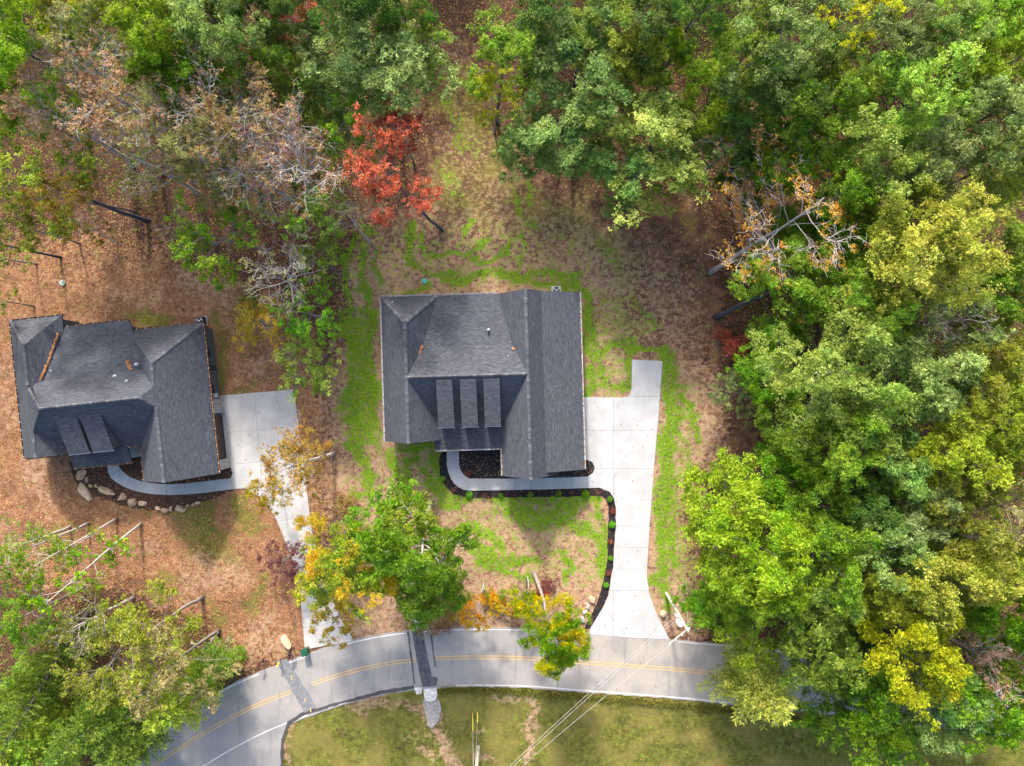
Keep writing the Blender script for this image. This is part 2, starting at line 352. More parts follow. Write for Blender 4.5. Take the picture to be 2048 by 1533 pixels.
straw = np.where(south > 0, bare_s * .75, straw); green *= (1 - 0.85 * south); olive = np.maximum(olive * (1 - south), lawn_s); orange *= (1 - south); dirt *= (1 - south)
edge_s = strokes([([(870, 1380), (986, 1379), (1077, 1385), (1221, 1396), (1365, 1410), (1500, 1424), (1700, 1445), (2000, 1480)], 8, .8)])
straw = np.maximum(straw, strokes([([(230, 600), (300, 590)], 40, .5), ([(380, 560), (470, 590), (540, 640)], 36, .55), ([(400, 1120), (470, 1150), (380, 1160)], 40, .6), ([(300, 1090), (250, 1110)], 30, .5), ([(540, 1240), (500, 1290), (560, 1300)], 34, .6), ([(90, 1000), (60, 950), (100, 900)], 40, .5), ([(560, 720), (480, 740)], 26, .5), ([(20, 700), (15, 850)], 30, .45)]) * (1 - south))
dirt = np.maximum(np.maximum(dirt, .85 * soft_poly(yard_c, 40) * (1 - south)), edge_s * south)
# gentle relief away from the built surfaces
dist = np.full(MX.shape, 1e9)
for poly in (DRIVE_C, WALK_C, DRIVE_L, WALK_L, BED_OUT, BED_IN, BED_L, [(755, 585), (1175, 575), (1180, 960), (760, 900)], [(10, 630), (435, 620), (460, 960), (50, 960)]):
    dist = np.minimum(dist, np.where(in_poly(MX, MY, poly), 0, seg_dist(MX, MY, poly, True)))
dist = np.minimum(dist, np.maximum(0, seg_dist(MX, MY, [tuple(p) for p in road_px]) - 66))
k_rel = np.clip((dist - 8) / 60, 0, 1)
GZ = -0.012 + k_rel * ((fbm(GX / 7.0, GY / 7.0, 31, 4) - 0.5) * 0.9 + (fbm(GX / 1.3, GY / 1.3, 41, 3) - 0.5) * 0.16)
GZ = np.where(dist < 8, -0.012, GZ)
ny, nx = GX.shape
idx = np.arange(nx * ny).reshape(ny, nx)
Fg = np.stack([idx[:-1, :-1], idx[:-1, 1:], idx[1:, 1:], idx[1:, :-1]], -1).reshape(-1, 4)
me = mesh_np('ground', np.stack([GX, GY, GZ], -1).reshape(-1, 3), Fg, smooth=True)
for nm, ch in (('cover_a', (green, straw, orange, dirt)), ('cover_b', (olive, south, np.zeros_like(olive), np.ones_like(olive)))):
    a = me.attributes.new(nm, 'FLOAT_COLOR', 'POINT')
    a.data.foreach_set('color', np.stack(ch, -1).astype(np.float32).ravel())
def ground_z(x, y):
    i = int(np.clip(np.searchsorted(gx, x) - 1, 0, nx - 2)); j = int(np.clip(np.searchsorted(gy, y) - 1, 0, ny - 2))
    return float(GZ[j, i])

n = NT('ground_cover')
ca = n.attr('cover_a'); cb = n.attr('cover_b')
sa = n.node('ShaderNodeSeparateColor', {'Color': ca.outputs['Color']}); sb = n.node('ShaderNodeSeparateColor', {'Color': cb.outputs['Color']})
A_ = ca.outputs['Alpha']
f1 = n.noise(1.1, 5, 0.62); f2 = n.noise(4.2, 4, 0.65); f3 = n.noise(13.0, 3, 0.7); f4 = n.noise(0.28, 3, 0.5)
off = n.node('ShaderNodeVectorMath', {0: n.pos(), 1: (37.0, 11.0, 5.0)}, operation='ADD').outputs[0]
f5 = n.noise(2.1, 5, 0.65, off)
def lay(mask, fr, sharp=0.16, amp=0.9):
    v = n.math('MULTIPLY_ADD', n.math('SUBTRACT', fr, 0.5), amp * 2, mask)
    return n.ramp(v, 0.5 - sharp, 0.5 + sharp)
def two(f, lo, hi, a=0.33, b=0.67): return n.mix(n.ramp(f, a, b), lo, hi)
litter = two(f2, (.036, .018, .012), (.110, .056, .034)); litter = n.mix(n.ramp(f3, .45, .75, 0, .6), litter, (.16, .09, .055))
orangec = two(f2, (.120, .052, .026), (.260, .125, .064)); orangec = n.mix(n.ramp(f3, .45, .72, 0, .75), orangec, (.44, .265, .155)); orangec = n.mix(n.ramp(f5, .48, .70, 0, .65), orangec, (.42, .25, .145)); orangec = n.mix(n.ramp(f1, .50, .68, 0, .7), orangec, (.100, .046, .026)); orangec = n.mix(n.ramp(f4, .50, .66, 0, .55), orangec, (.120, .062, .034))
strawc = two(f5, (.240, .140, .082), (.400, .262, .170)); strawc = n.mix(n.ramp(f3, .5, .75, 0, .6), strawc, (.50, .36, .245)); strawc = n.mix(n.ramp(f2, .52, .64, 0, .75), strawc, (.200, .098, .056)); strawc = n.mix(n.ramp(f5, .5, .72, 0, .5), strawc, (.215, .110, .062))
dirtc = two(f1, (.080, .042, .028), (.155, .084, .052)); dirtc = n.mix(n.ramp(f4, .45, .65, 0, .7), dirtc, (.200, .105, .058)); dirtc = n.mix(n.ramp(f3, .6, .8, 0, .5), dirtc, (.29, .20, .14))
greenc = two(f2, (.055, .115, .005), (.155, .300, .007)); greenc = n.mix(n.ramp(f1, .42, .66, .0, .5), greenc, (.130, .190, .010)); greenc = n.mix(n.ramp(f3, .55, .75, 0, .6), greenc, (.26, .38, .025)); greenc = n.mix(n.ramp(f5, .58, .72, 0, .45), greenc, (.32, .25, .11))
olivec = two(f5, (.062, .066, .011), (.138, .136, .024)); olivec = n.mix(n.ramp(f4, .42, .62, 0, .6), olivec, (.190, .150, .045)); olivec = n.mix(n.ramp(f2, .55, .7, 0, .4), olivec, (.090, .095, .014)); olivec = n.mix(n.ramp(f3, .5, .75, 0, .45), olivec, (.20, .175, .07))
fg = n.math('ADD', n.math('MULTIPLY', f1, .30), n.math('ADD', n.math('MULTIPLY', f5, .35), n.math('MULTIPLY', f2, .35)))
fm = n.math('ADD', n.math('MULTIPLY', f5, .6), n.math('MULTIPLY', f2, .4)); fm2 = n.math('ADD', n.math('MULTIPLY', f4, .5), n.math('MULTIPLY', f5, .5))
c = litter
c = n.mix(lay(A_, f1), c, dirtc)
c = n.mix(lay(sa.outputs[2], fm, .25, 1.4), c, orangec)
c = n.mix(lay(sb.outputs[0], fm2, .28, 1.5), c, olivec)
c = n.mix(lay(sa.outputs[1], fm, .25, 1.5), c, strawc)
c = n.mix(n.math('MULTIPLY', lay(n.math('MULTIPLY', sa.outputs[0], 1.12), fg, .26, 2.7), .96), c, greenc)
hgt = n.math('ADD', f2, n.math('MULTIPLY', f3, 0.6))
MAT['ground'] = n.done(n.bsdf(c, 0.95, n.bump(hgt, 0.55, 0.12), 0.0, 0.1))
ground = link('ground', me, None, MAT['ground']); tag(ground, kind='structure')

# ------------------------------------------------------------------ road
n = NT('asphalt')
f = n.noise(0.35, 4, 0.55); g = n.noise(2.0, 5, 0.65); h = n.noise(14.0, 3, 0.7)
sx = n.node('ShaderNodeSeparateXYZ', {0: n.pos()}).outputs[0]
c = n.mix(n.ramp(sx, -9, 12), (.262, .243, .222), (.312, .273, .230))
c = n.mix(n.ramp(f, .42, .66, 0, .6), c, (.195, .188, .186)); c = n.mix(n.ramp(g, .5, .75, 0, .35), c, (.38, .35, .315)); c = n.mix(n.ramp(h, .55, .8, 0, .35), c, (.17, .168, .17))
vs = n.noise(1.0, 4, 0.6, n.scaled(n.pos(), (1.1, .12, 1))); c = n.mix(n.ramp(vs, .54, .70, 0, .55), c, (.160, .155, .155))
MAT['asphalt'] = n.done(n.bsdf(c, 0.85, n.bump(h, .3, .01), 0, .25))
n = NT('asphalt_patch'); g = n.noise(1.6, 5, .65); h = n.noise(15.0, 3, .7)
c = n.mix(n.ramp(g, .35, .7), (.050, .052, .060), (.105, .105, .112)); c = n.mix(n.ramp(h, .5, .8, 0, .5), c, (.14, .14, .145))
MAT['patch'] = n.done(n.bsdf(c, .8, n.bump(h, .3, .01), 0, .25))
MAT['patch_grey'] = plain('asphalt_grey_patch', (.155, .155, .163), .85, 0, .2, 3.0, .2)
def paint(name, col):
    n = NT(name); w = n.noise(5.0, 5, .7); w2 = n.noise(.8, 3, .5)
    c = n.mix(n.ramp(n.math('ADD', w, n.math('MULTIPLY', w2, .4)), .68, .92, 0, .75), col, (.26, .24, .215)); return n.done(n.bsdf(c, .7, None, 0, .3))
MAT['white_line'] = paint('white_line_paint', (.58, .555, .53)); MAT['yellow_line'] = paint('yellow_line_paint', (.56, .34, .09))
centre = [np.array(P2(*p)) for p in spline(ROAD_C, 14)]
def offset_line(line, d):
    out = []
    for i, p in enumerate(line):
        t = line[min(i + 1, len(line) - 1)] - line[max(i - 1, 0)]; t = t / np.linalg.norm(t); out.append(p + np.array((-t[1], t[0])) * d)
    return out
def ribbon(name, line, d0, d1, z, mat, thick=0.0, jit=0.0, parent=None):
    a = offset_line(line, d0); b = offset_line(line, d1); m = MB()
    if jit:
        rr = np.random.default_rng(5); a = [p + rr.normal(0, jit, 2) for p in a]; b = [p + rr.normal(0, jit, 2) for p in b]
    for i in range(len(line) - 1):
        q = [(*a[i], z), (*a[i + 1], z), (*b[i + 1], z), (*b[i], z)]; m.face(q[::-1] if d1 > d0 else q)
        if thick:
            for e0, e1 in ((a[i + 1], a[i]), (b[i], b[i + 1])): m.face([(*e0, z), (*e1, z), (*e1, z - thick), (*e0, z - thick)])
    o = m.build(name, mat, parent); return o
road = ribbon('road', centre, -3.42, 3.42, 0.05, MAT['asphalt'], 0.2, 0.04); tag(road, kind='structure')
def sub(line, x0, x1): return [p for p in line if P2(x0, 0)[0] <= p[0] <= P2(x1, 0)[0]]
yl = []
for a, b in ((-400, 585), (609, 836), (861, 2400)):
    for d in (-0.16, 0.16): ribbon('yellow_line', sub(centre, a, b), d - 0.05, d + 0.05, 0.0545, MAT['yellow_line'], parent=road)
for a, b in ((-400, 552), (576, 640), (706, 823), (846, 1180), (1338, 2400)): ribbon('white_line', sub(centre, a, b), 3.12, 3.24, 0.0545, MAT['white_line'], parent=road)
for a, b in ((-400, 606), (632, 836), (900, 2400)): ribbon('white_line', sub(centre, a, b), -3.24, -3.12, 0.0545, MAT['white_line'], parent=road)

def flat_poly(name, px, z, mat, parent=None, thick=0.0, jit=0.0, rag=0):
    pts = [P2(*p) for p in px]
    if rag:
        rr = random.Random(len(px)); q = []
        for i in range(len(pts)):
            a, b = Vector(pts[i]), Vector(pts[(i + 1) % len(pts)]); k = max(1, int((b - a).length / 0.5))
            for j in range(k): p = a.lerp(b, j / k); q.append((p.x + rr.gauss(0, rag), p.y + rr.gauss(0, rag)))
        pts = q
    bm = bmesh.new(); f = bm.faces.new([bm.verts.new((x, y, z)) for x, y in pts]); bm.normal_update()
    if f.normal.z < 0: f.normal_flip()
    if thick:
        r = bmesh.ops.extrude_face_region(bm, geom=[f]); vs = [v for v in r['geom'] if isinstance(v, bmesh.types.BMVert)]
        top = [x for x in r['geom'] if isinstance(x, bmesh.types.BMFace)]
        for v in f.verts: v.co.z -= thick
        f.normal_flip()
    bmesh.ops.triangulate(bm, faces=[q for q in bm.faces if len(q.verts) > 4])
    bmesh.ops.recalc_face_normals(bm, faces=bm.faces) if thick else None
    me = bpy.data.meshes.new(name); bm.to_mesh(me); bm.free(); return link(name, me, parent, mat)
side = flat_poly('side_road', [(608, 1422), (540, 1448), (478, 1478), (403, 1522), (330, 1570), (300, 1640), (290, 1760), (566, 1760), (562, 1600), (563, 1526), (567, 1474), (578, 1447), (596, 1430)], 0.044, MAT['asphalt'], thick=.15)
tag(side, kind='structure')
flat_poly('dark_patch', [(823, 1262.5), (845, 1261), (864, 1353), (876, 1356), (873, 1372), (845, 1374), (836, 1330)], 0.0565, MAT['patch'], road, rag=.025)
flat_poly('dark_patch', [(552, 1322), (574, 1318), (634, 1414), (609, 1425)], 0.0565, MAT['patch_grey'], road, rag=.02)
for pts in ([(814, 1265), (818, 1262), (831, 1368), (828, 1369)], [(860, 1266), (863, 1266), (872, 1334), (869.5, 1334)]):
    flat_poly('crack_seal', pts, 0.0565, MAT['patch'], road, rag=.03)
for x, y in ((583, 1355), (610, 1400), (621, 1420)):
    flat_poly('yellow_dash', [(x - 1.6, y - 4), (x + .2, y - 4.6), (x + 2.2, y + 4), (x + .4, y + 4.6)], 0.060, MAT['yellow_line'], road)
MAT['gravel'] = plain('gravel', (.27, .245, .22), .95, 0, .35, 5.0, .25)
MAT['sand'] = plain('pale_gravel', (.48, .43, .37), .95, 0, .35, 7.0, .8)
MAT['tar'] = plain('tar_edge', (.06, .055, .055), .9, 0, .3, 5.0, .5)
flat_poly('gravel_apron', [(846, 1402), (874, 1400), (882, 1420), (884, 1436), (868, 1452), (856, 1450), (850, 1428)], 0.03, MAT['gravel'], rag=.16)['kind'] = 'structure'
tag(bpy.data.objects['gravel_apron'], kind='structure')
flat_poly('roadside_gutter', [(566, 1533), (568, 1480), (580, 1450), (610, 1430), (680, 1409), (770, 1387), (828, 1377), (828, 1371), (770, 1380), (680, 1403), (606, 1424), (576, 1444), (563, 1478), (561, 1533)], 0.056, MAT['tar'], rag=.05)['kind'] = 'structure'

# ------------------------------------------------------------------ concrete slabs, panel by panel
def concrete(name, col, rough=.8):
    n = NT(name); t = n.attr('tone').outputs['Fac']; oi = n.node('ShaderNodeObjectInfo').outputs['Random']
    f = n.noise(.5, 4, .55); g = n.noise(5.0, 5, .65); h = n.noise(30.0, 2, .6)
    c = n.mix(n.ramp(f, .35, .7), tuple(x * .86 for x in col), tuple(x * 1.05 for x in col)); c = n.mix(n.ramp(g, .58, .78, 0, .35), c, tuple(x * .72 for x in col))
    c = n.mix(n.ramp(oi, 0, 1, 0, .14, False), c, (.45, .44, .42)); st = n.noise(.9, 3, .5, n.scaled(n.pos(), (1.6, .35, 1))); c = n.mix(n.ramp(st, .52, .72, 0, .35), c, tuple(x * .74 for x in col))
    return n.done(n.bsdf(c, rough, n.bump(h, .2, .006), 0, .3))
MAT['concrete'] = concrete('concrete_new', (.385, .381, .375)); MAT['concrete_warm'] = concrete('concrete_warm', (.39, .375, .353))
def slab_panels(root_name, poly, joints, top, mat, thick=.12, gap=.022):
    root = empty(root_name, P(poly[0][0], poly[0][1])); tag(root, kind='structure'); org = root.location
    def base():
        bm = bmesh.new(); f = bm.faces.new([bm.verts.new((*P2(*p), top)) for p in poly]); bm.normal_update()
        if f.normal.z < 0: f.normal_flip()
        bmesh.ops.triangulate(bm, faces=list(bm.faces)); return bm
    pieces = [base()]
    for j in joints:
        (ax, ay), (bx, by) = j[0], j[1]; box = j[2] if len(j) > 2 else None
        a = Vector((*P2(ax, ay), top)); b = Vector((*P2(bx, by), top)); d = (b - a).normalized(); nn = Vector((-d.y, d.x, 0)); nxt = []
        for bm in pieces:
            c = sum((f.calc_center_median() * f.calc_area() for f in bm.faces), Vector()) / sum(f.calc_area() for f in bm.faces)
            mx, my = c.x * FOC / CAM_H + 1024, 766.5 - c.y * FOC / CAM_H
            if box and not (box[0] <= mx <= box[2] and box[1] <= my <= box[3]): nxt.append(bm); continue
            for s in (1, -1):
                q = bm.copy(); bmesh.ops.bisect_plane(q, geom=q.verts[:] + q.edges[:] + q.faces[:], plane_co=a + nn * s * gap / 2, plane_no=nn * s, clear_inner=True, dist=1e-5)
                if q.faces and sum(f.calc_area() for f in q.faces) > .05: nxt.append(q)
                else: q.free()
            bm.free()
        pieces = nxt
    for k, bm in enumerate(pieces):
        bmesh.ops.dissolve_limit(bm, angle_limit=.01, verts=bm.verts, edges=bm.edges)
        r = bmesh.ops.extrude_face_region(bm, geom=bm.faces[:]); dz = RNG.uniform(-.004, .004)
        for v in [x for x in r['geom'] if isinstance(x, bmesh.types.BMVert)]: v.co.z += 0
        bot = [f for f in bm.faces if f not in r['geom']]
        for f in [x for x in r['geom'] if isinstance(x, bmesh.types.BMFace)]: pass
        upper = {v for v in r['geom'] if isinstance(v, bmesh.types.BMVert)}
        for v in bm.verts:
            if v not in upper: v.co.z -= thick
            else: v.co.z += dz
        bmesh.ops.recalc_face_normals(bm, faces=bm.faces)
        bmesh.ops.translate(bm, verts=bm.verts, vec=-org)
        me = bpy.data.meshes.new('slab_panel'); bm.to_mesh(me); bm.free(); o = link('slab_panel', me, root, mat)
    return root
slab_panels('driveway', DRIVE_C, [((1226.5, 1300), (1226.5, 700)), ((1158, 793.5), (1330, 793.5), (1227, 700, 1340, 1300)), ((1150, 861), (1330, 861)), ((1150, 937), (1330, 937.6)), ((1227, 1000), (1330, 1000.5), (1227, 990, 1340, 1300)), ((1227, 1052), (1330, 1053), (1227, 1000, 1340, 1300)),
            ((1200, 1095), (1330, 1096), (1200, 1050, 1340, 1300)), ((1200, 1138), (1330, 1139), (1200, 1090, 1340, 1300)), ((1190, 1180), (1330, 1182), (1190, 1130, 1340, 1300)), ((1213, 1222), (1258, 1276), (1180, 1180, 1340, 1300)), ((1290, 720), (1290, 790), (1900, 0, 1901, 1))], .075, MAT['concrete'])
slab_panels('walkway', WALK_C, [((x, 940), (x + .6, 990), (925, 940, 1180, 990)) for x in (969.4, 1002, 1030, 1061, 1087, 1115, 1144)] + [((885, 936), (925, 936), (880, 880, 960, 990)), ((905, 975), (930, 946), (880, 937, 960, 990))], .078, MAT['concrete'])
slab_panels('neighbour_driveway', DRIVE_L, [((508, 780), (527, 990)), ((430, 868), (615, 851)), ((430, 932), (625, 914)), ((500, 984), (625, 972)), ((530, 1046), (640, 1030)), ((560, 1110), (660, 1092)), ((580, 1175), (680, 1155)), ((590, 1238), (700, 1218))], .07, MAT['concrete_warm'])
slab_panels('neighbour_walkway', WALK_L, [((427, 950), (431, 995)), ((403, 952), (407, 998)), ((380, 955), (383, 1000)), ((357, 955), (357, 1000)), ((335, 955), (333, 1000)), ((314, 955), (309, 1000)), ((293, 950), (283, 1000), (200, 900, 315, 1000)), ((265, 950), (244, 985), (200, 900, 290, 1000)), ((246, 935), (212, 960), (200, 900, 262, 1000))], .075, MAT['concrete'])

def bed(name, poly, mat, z=.04):
    o = flat_poly(name, poly, z, mat, rag=.05); o['kind'] = 'structure'; return o
n = NT('mulch_black'); f = n.noise(9.0, 4, .7); g = n.noise(30, 2, .6); c = n.mix(n.ramp(f, .35, .7), (.012, .010, .011), (.040, .032, .032)); c = n.mix(n.ramp(g, .6, .75, 0, .5), c, (.075, .055, .05))
MAT['mulch'] = n.done(n.bsdf(c, .95, n.bump(f, .9, .06), 0, .1))
n = NT('mulch_brown'); f = n.noise(8.0, 4, .7); g = n.noise(30, 2, .6); c = n.mix(n.ramp(f, .35, .7), (.045, .022, .015), (.115, .060, .040)); c = n.mix(n.ramp(g, .6, .75, 0, .5), c, (.17, .10, .07))
MAT['mulch_brown'] = n.done(n.bsdf(c, .95, n.bump(f, .9, .06), 0, .1))
bed('mulch_bed', BED_OUT, MAT['mulch']); bed('mulch_bed', BED_IN, MAT['mulch'], .042)
bed('mulch_bed', BED_L, MAT['mulch_brown']); bed('mulch_bed', BED_LI, MAT['mulch_brown'], .042)

# ------------------------------------------------------------------ houses
MAT['shingle'] = toned('roof_shingle', (.026, .029, .038), (.100, .104, .118), .92, .3, 25.0, .22, .2)
MAT['deck'] = plain('roof_deck', (.05, .05, .055), .9)
MAT['cap'] = toned('ridge_cap_shingle', (.040, .042, .048), (.135, .137, .145), .9, .2, 14.0, .2)
MAT['white_trim'] = plain('white_trim_paint', (.52, .52, .51), .5, 0, .06)
MAT['siding_white'] = plain('white_siding', (.66, .66, .64), .7, 0, .06, 2.0)
MAT['siding_grey'] = plain('dark_grey_siding', (.085, .092, .098), .75, 0, .12, 2.0)
MAT['stone'] = plain('stone_veneer', (.30, .28, .26), .9, 0, .35, 4.0, .6)
MAT['glass'] = plain('window_glass', (.02, .024, .03), .08, 0, .2, 2.0, 0, .8)
MAT['door_wood'] = plain('brown_door', (.055, .030, .022), .55, 0, .2, 3.0)
MAT['dark_trim'] = plain('dark_trim', (.045, .03, .026), .6, 0, .15)
MAT['galv'] = plain('galvanised_metal', (.55, .56, .57), .45, .3, .15)
MAT['dark_metal'] = plain('dark_metal', (.03, .032, .036), .5, .3, .2)
MAT['ac_paint'] = plain('grey_enamel', (.42, .44, .45), .5, 0, .1)

def clip(poly, pl, d, keep_less):
    """clip convex polygon (list of Vector) by s(p)=p.pl <= d"""
    out = []; nP = len(poly)
    for i in range(nP):
        a, b = poly[i], poly[(i + 1) % nP]; sa_, sb_ = a.dot(pl) - d, b.dot(pl) - d
        if not keep_less: sa_, sb_ = -sa_, -sb_
        if sa_ <= 0: out.append(a)
        if (sa_ < 0 < sb_) or (sb_ < 0 < sa_): out.append(a.lerp(b, sa_ / (sa_ - sb_)))
    return out

class House:
    def __init__(s, name, deg, o_uv, label):
        s.a = math.radians(deg); s.o = o_uv; c, n_ = math.cos(s.a), math.sin(s.a)
        s.root = empty(name, (o_uv[0] * c - o_uv[1] * n_, o_uv[0] * n_ + o_uv[1] * c, 0), s.a); tag(s.root, label, 'house'); s.r = random.Random(int(deg * 100))
    def L(s, u, v, h): return Vector((u - s.o[0], v - s.o[1], h))
    def world(s, u, v, h=0): c, n_ = math.cos(s.a), math.sin(s.a); return Vector((u * c - v * n_, u * n_ + v * c, h))
    def slope(s, pts, thick=.20, step=.15, tab=.33):
        p = [s.L(*q) for q in pts]; nrm = (p[1] - p[0]).cross(p[2] - p[0]).normalized()
        if nrm.z < 0: p.reverse(); nrm = -nrm
        m = MB(); m.face([q - Vector((0, 0, .004)) for q in p]); m.face([q - Vector((0, 0, thick)) for q in p][::-1])
        for i in range(len(p)):
            a, b = p[i], p[(i + 1) % len(p)]; m.face([a - Vector((0, 0, thick)), b - Vector((0, 0, thick)), b - Vector((0, 0, .004)), a - Vector((0, 0, .004))])
        o = m.build('roof_slope', MAT['deck'], s.root)
        dn = Vector((nrm.x, nrm.y, 0)); dn = (dn - nrm * dn.dot(nrm)).normalized(); ac = nrm.cross(dn)
        s0 = min(q.dot(dn) for q in p); s1 = max(q.dot(dn) for q in p); m = MB(); k = 0; bands = s.r.random() * 10
        t = s1
        while t > s0 + 1e-4:
            lo = max(s0, t - step); strip = clip(clip(p, dn, t, True), dn, lo, False)
            if len(strip) >= 3:
                a0 = min(q.dot(ac) for q in strip); a1 = max(q.dot(ac) for q in strip); x = a0 - s.r.random() * tab
                while x < a1:
                    w = tab * s.r.uniform(.6, 1.5); pc = clip(clip(strip, ac, x + w, True), ac, x, False)
                    if len(pc) >= 3:
                        tone = min(1, max(0, s.r.gauss(.42, .10) + (.22 if s.r.random() < .06 else 0)))
                        lift = s.r.uniform(.010, .018); m.face([q + nrm * (.003 + lift * (q.dot(dn) - lo) / step) for q in pc], tone)
                    x += w
            t -= step; k += 1
        sh = m.build('shingles', MAT['shingle'], o); tag(sh, kind='stuff'); return o
    def ridge(s, a, b, drop=.10, wid=.17):
        a, b = s.L(*a), s.L(*b); d = (b - a); L = d.length; d.normalize(); x = d.cross(Vector((0, 0, 1))).normalized(); m = MB(); t = 0; i = 0
        while t < L:
            e = min(t + .29, L); tn = s.r.uniform(.15, .6); tn = .85 if (i % 6 == 0 and s.r.random() < .7) else tn; up = Vector((0, 0, .045 + .012 * (i % 2)))
            p0, p1 = a + d * t + up, a + d * e + up; dv = Vector((0, 0, -drop))
            m.face([p0, p1, p1 + x * wid + dv, p0 + x * wid + dv][::-1], tn); m.face([p0, p1, p1 - x * wid + dv, p0 - x * wid + dv], tn); t += .285; i += 1
        o = m.build('ridge_cap', MAT['cap'], s.root); tag(o, kind='stuff'); return o
    def gutter(s, a, b, mat, leafy=.4, side=1):
        a, b = s.L(*a), s.L(*b); d = (b - a); L = d.length; d.normalize(); x = d.cross(Vector((0, 0, 1))).normalized() * side; z = Vector((0, 0, 1))
        m = MB(); c = x * .08
        m.beam(a + c - z * .13, b + c - z * .13, .12, .03); m.beam(a + x * .135 - z * .06, b + x * .135 - z * .06, .02, .14)
        g = m.build('gutter', mat, s.root); m = MB(); t = .2
        while t < L - .1:
            p = a + d * t; m.box(-.03, .03, .03, .15, -.012, .014, .5, Matrix.Translation(p + z * .012) @ Matrix(((d.x, x.x, 0, 0), (d.y, x.y, 0, 0), (d.z, x.z, 1, 0), (0, 0, 0, 1)))); t += .95
        tag(m.build('hangers', MAT['white_trim'], g), kind='stuff'); m = MB(); t = 0
        while t < L:
            if s.r.random() < leafy:
                p = a + d * t + x * s.r.uniform(.03, .11) - z * s.r.uniform(.05, .10); w = s.r.uniform(.04, .09); r = s.r.random() * 3; e = Vector((math.cos(r), math.sin(r), .2)) * w; f = Vector((-math.sin(r), math.cos(r), .1)) * w
                m.face([p - e, p - f, p + e, p + f], s.r.random())
            t += .05
        if m.f: tag(m.build('leaves', MAT['dryleaf'], g), kind='stuff')
        return g
    def wall(s, prof, v0, v1, mat):
        """profile in (u,h), swept from v0 to v1"""
        m = MB(); k = len(prof); A = [s.L(u, v0, h) for u, h in prof]; B = [s.L(u, v1, h) for u, h in prof]
        m.face(A); m.face(B[::-1])
        for i in range(k): j = (i + 1) % k; m.face([A[j], A[i], B[i], B[j]])
        return m.build('wall', mat, s.root)
    def slab(s, name, u0, u1, v0, v1, h0, h1, mat):
        m = MB(); a = s.L(u0, v0, h0); b = s.L(u1, v1, h1); m.box(a.x, b.x, a.y, b.y, h0, h1); return m.build(name, mat, s.root)
    def opening(s, name, u, v, h, w, ht, face, fmat, pmat, mull=1):
        """window or door on a wall facing 'face' ('f' front,'b' back,'l','r'); frame and pane are its pieces"""
        rz = {'f': 0, 'r': math.pi / 2, 'b': math.pi, 'l': -math.pi / 2}[face]; M = Matrix.Translation(s.L(u, v, h)) @ Matrix.Rotation(rz, 4, 'Z'); m = MB(); t = .09
        for x0, x1, z0, z1 in ((-w / 2, -w / 2 + t, 0, ht), (w / 2 - t, w / 2, 0, ht), (-w / 2, w / 2, 0, t), (-w / 2, w / 2, ht - t, ht)): m.box(x0, x1, -.06, .02, z0, z1, .5, M)
        for i in range(1, mull + 1):
            x = -w / 2 + w * i / (mull + 1); m.box(x - .025, x + .025, -.045, .02, t, ht - t, .5, M)
        fr = m.build(name, fmat, s.root); m = MB(); m.box(-w / 2 + t, w / 2 - t, -.02, .012, t, ht - t, .5, M); m.build('pane' if name == 'window' else 'door_panel', pmat, fr); return fr

MAT['dryleaf'] = toned('dry_leaves', (.16, .055, .018), (.48, .24, .10), .9, 0, 3, .3)

# --- the white house in the middle
hA = House('house', 1.65, (-3.2, 0.0), 'larger charcoal shingled house in the middle with three long shed dormers in front')
EA, RA = 3.2, 6.8
# left wing: hipped behind, gabled in front
hA.slope([(-14.08, -6.0, EA), (-14.08, 9.82, EA), (-11.0, 6.6, RA), (-11.0, -6.0, RA)])
hA.slope([(-7.92, -6.0, EA), (-7.92, 9.82, EA), (-11.0, 6.6, RA), (-11.0, -6.0, RA)])
hA.slope([(-14.08, 9.82, EA), (-7.92, 9.82, EA), (-11.0, 6.6, RA)])
# right wing: gable to gable, then a low slope over the garage side
hA.slope([(-1.32, -10.15, EA), (-1.32, 9.80, EA), (1.7, 9.80, RA), (1.7, -10.15, RA)])
hA.slope([(4.72, -10.15, EA), (4.72, 9.80, EA), (1.7, 9.80, RA), (1.7, -10.15, RA)])
hA.slope([(3.42, -9.72, 4.78), (3.42, 9.77, 4.78), (7.7, 9.77, 3.0), (7.7, -9.72, 3.0)])
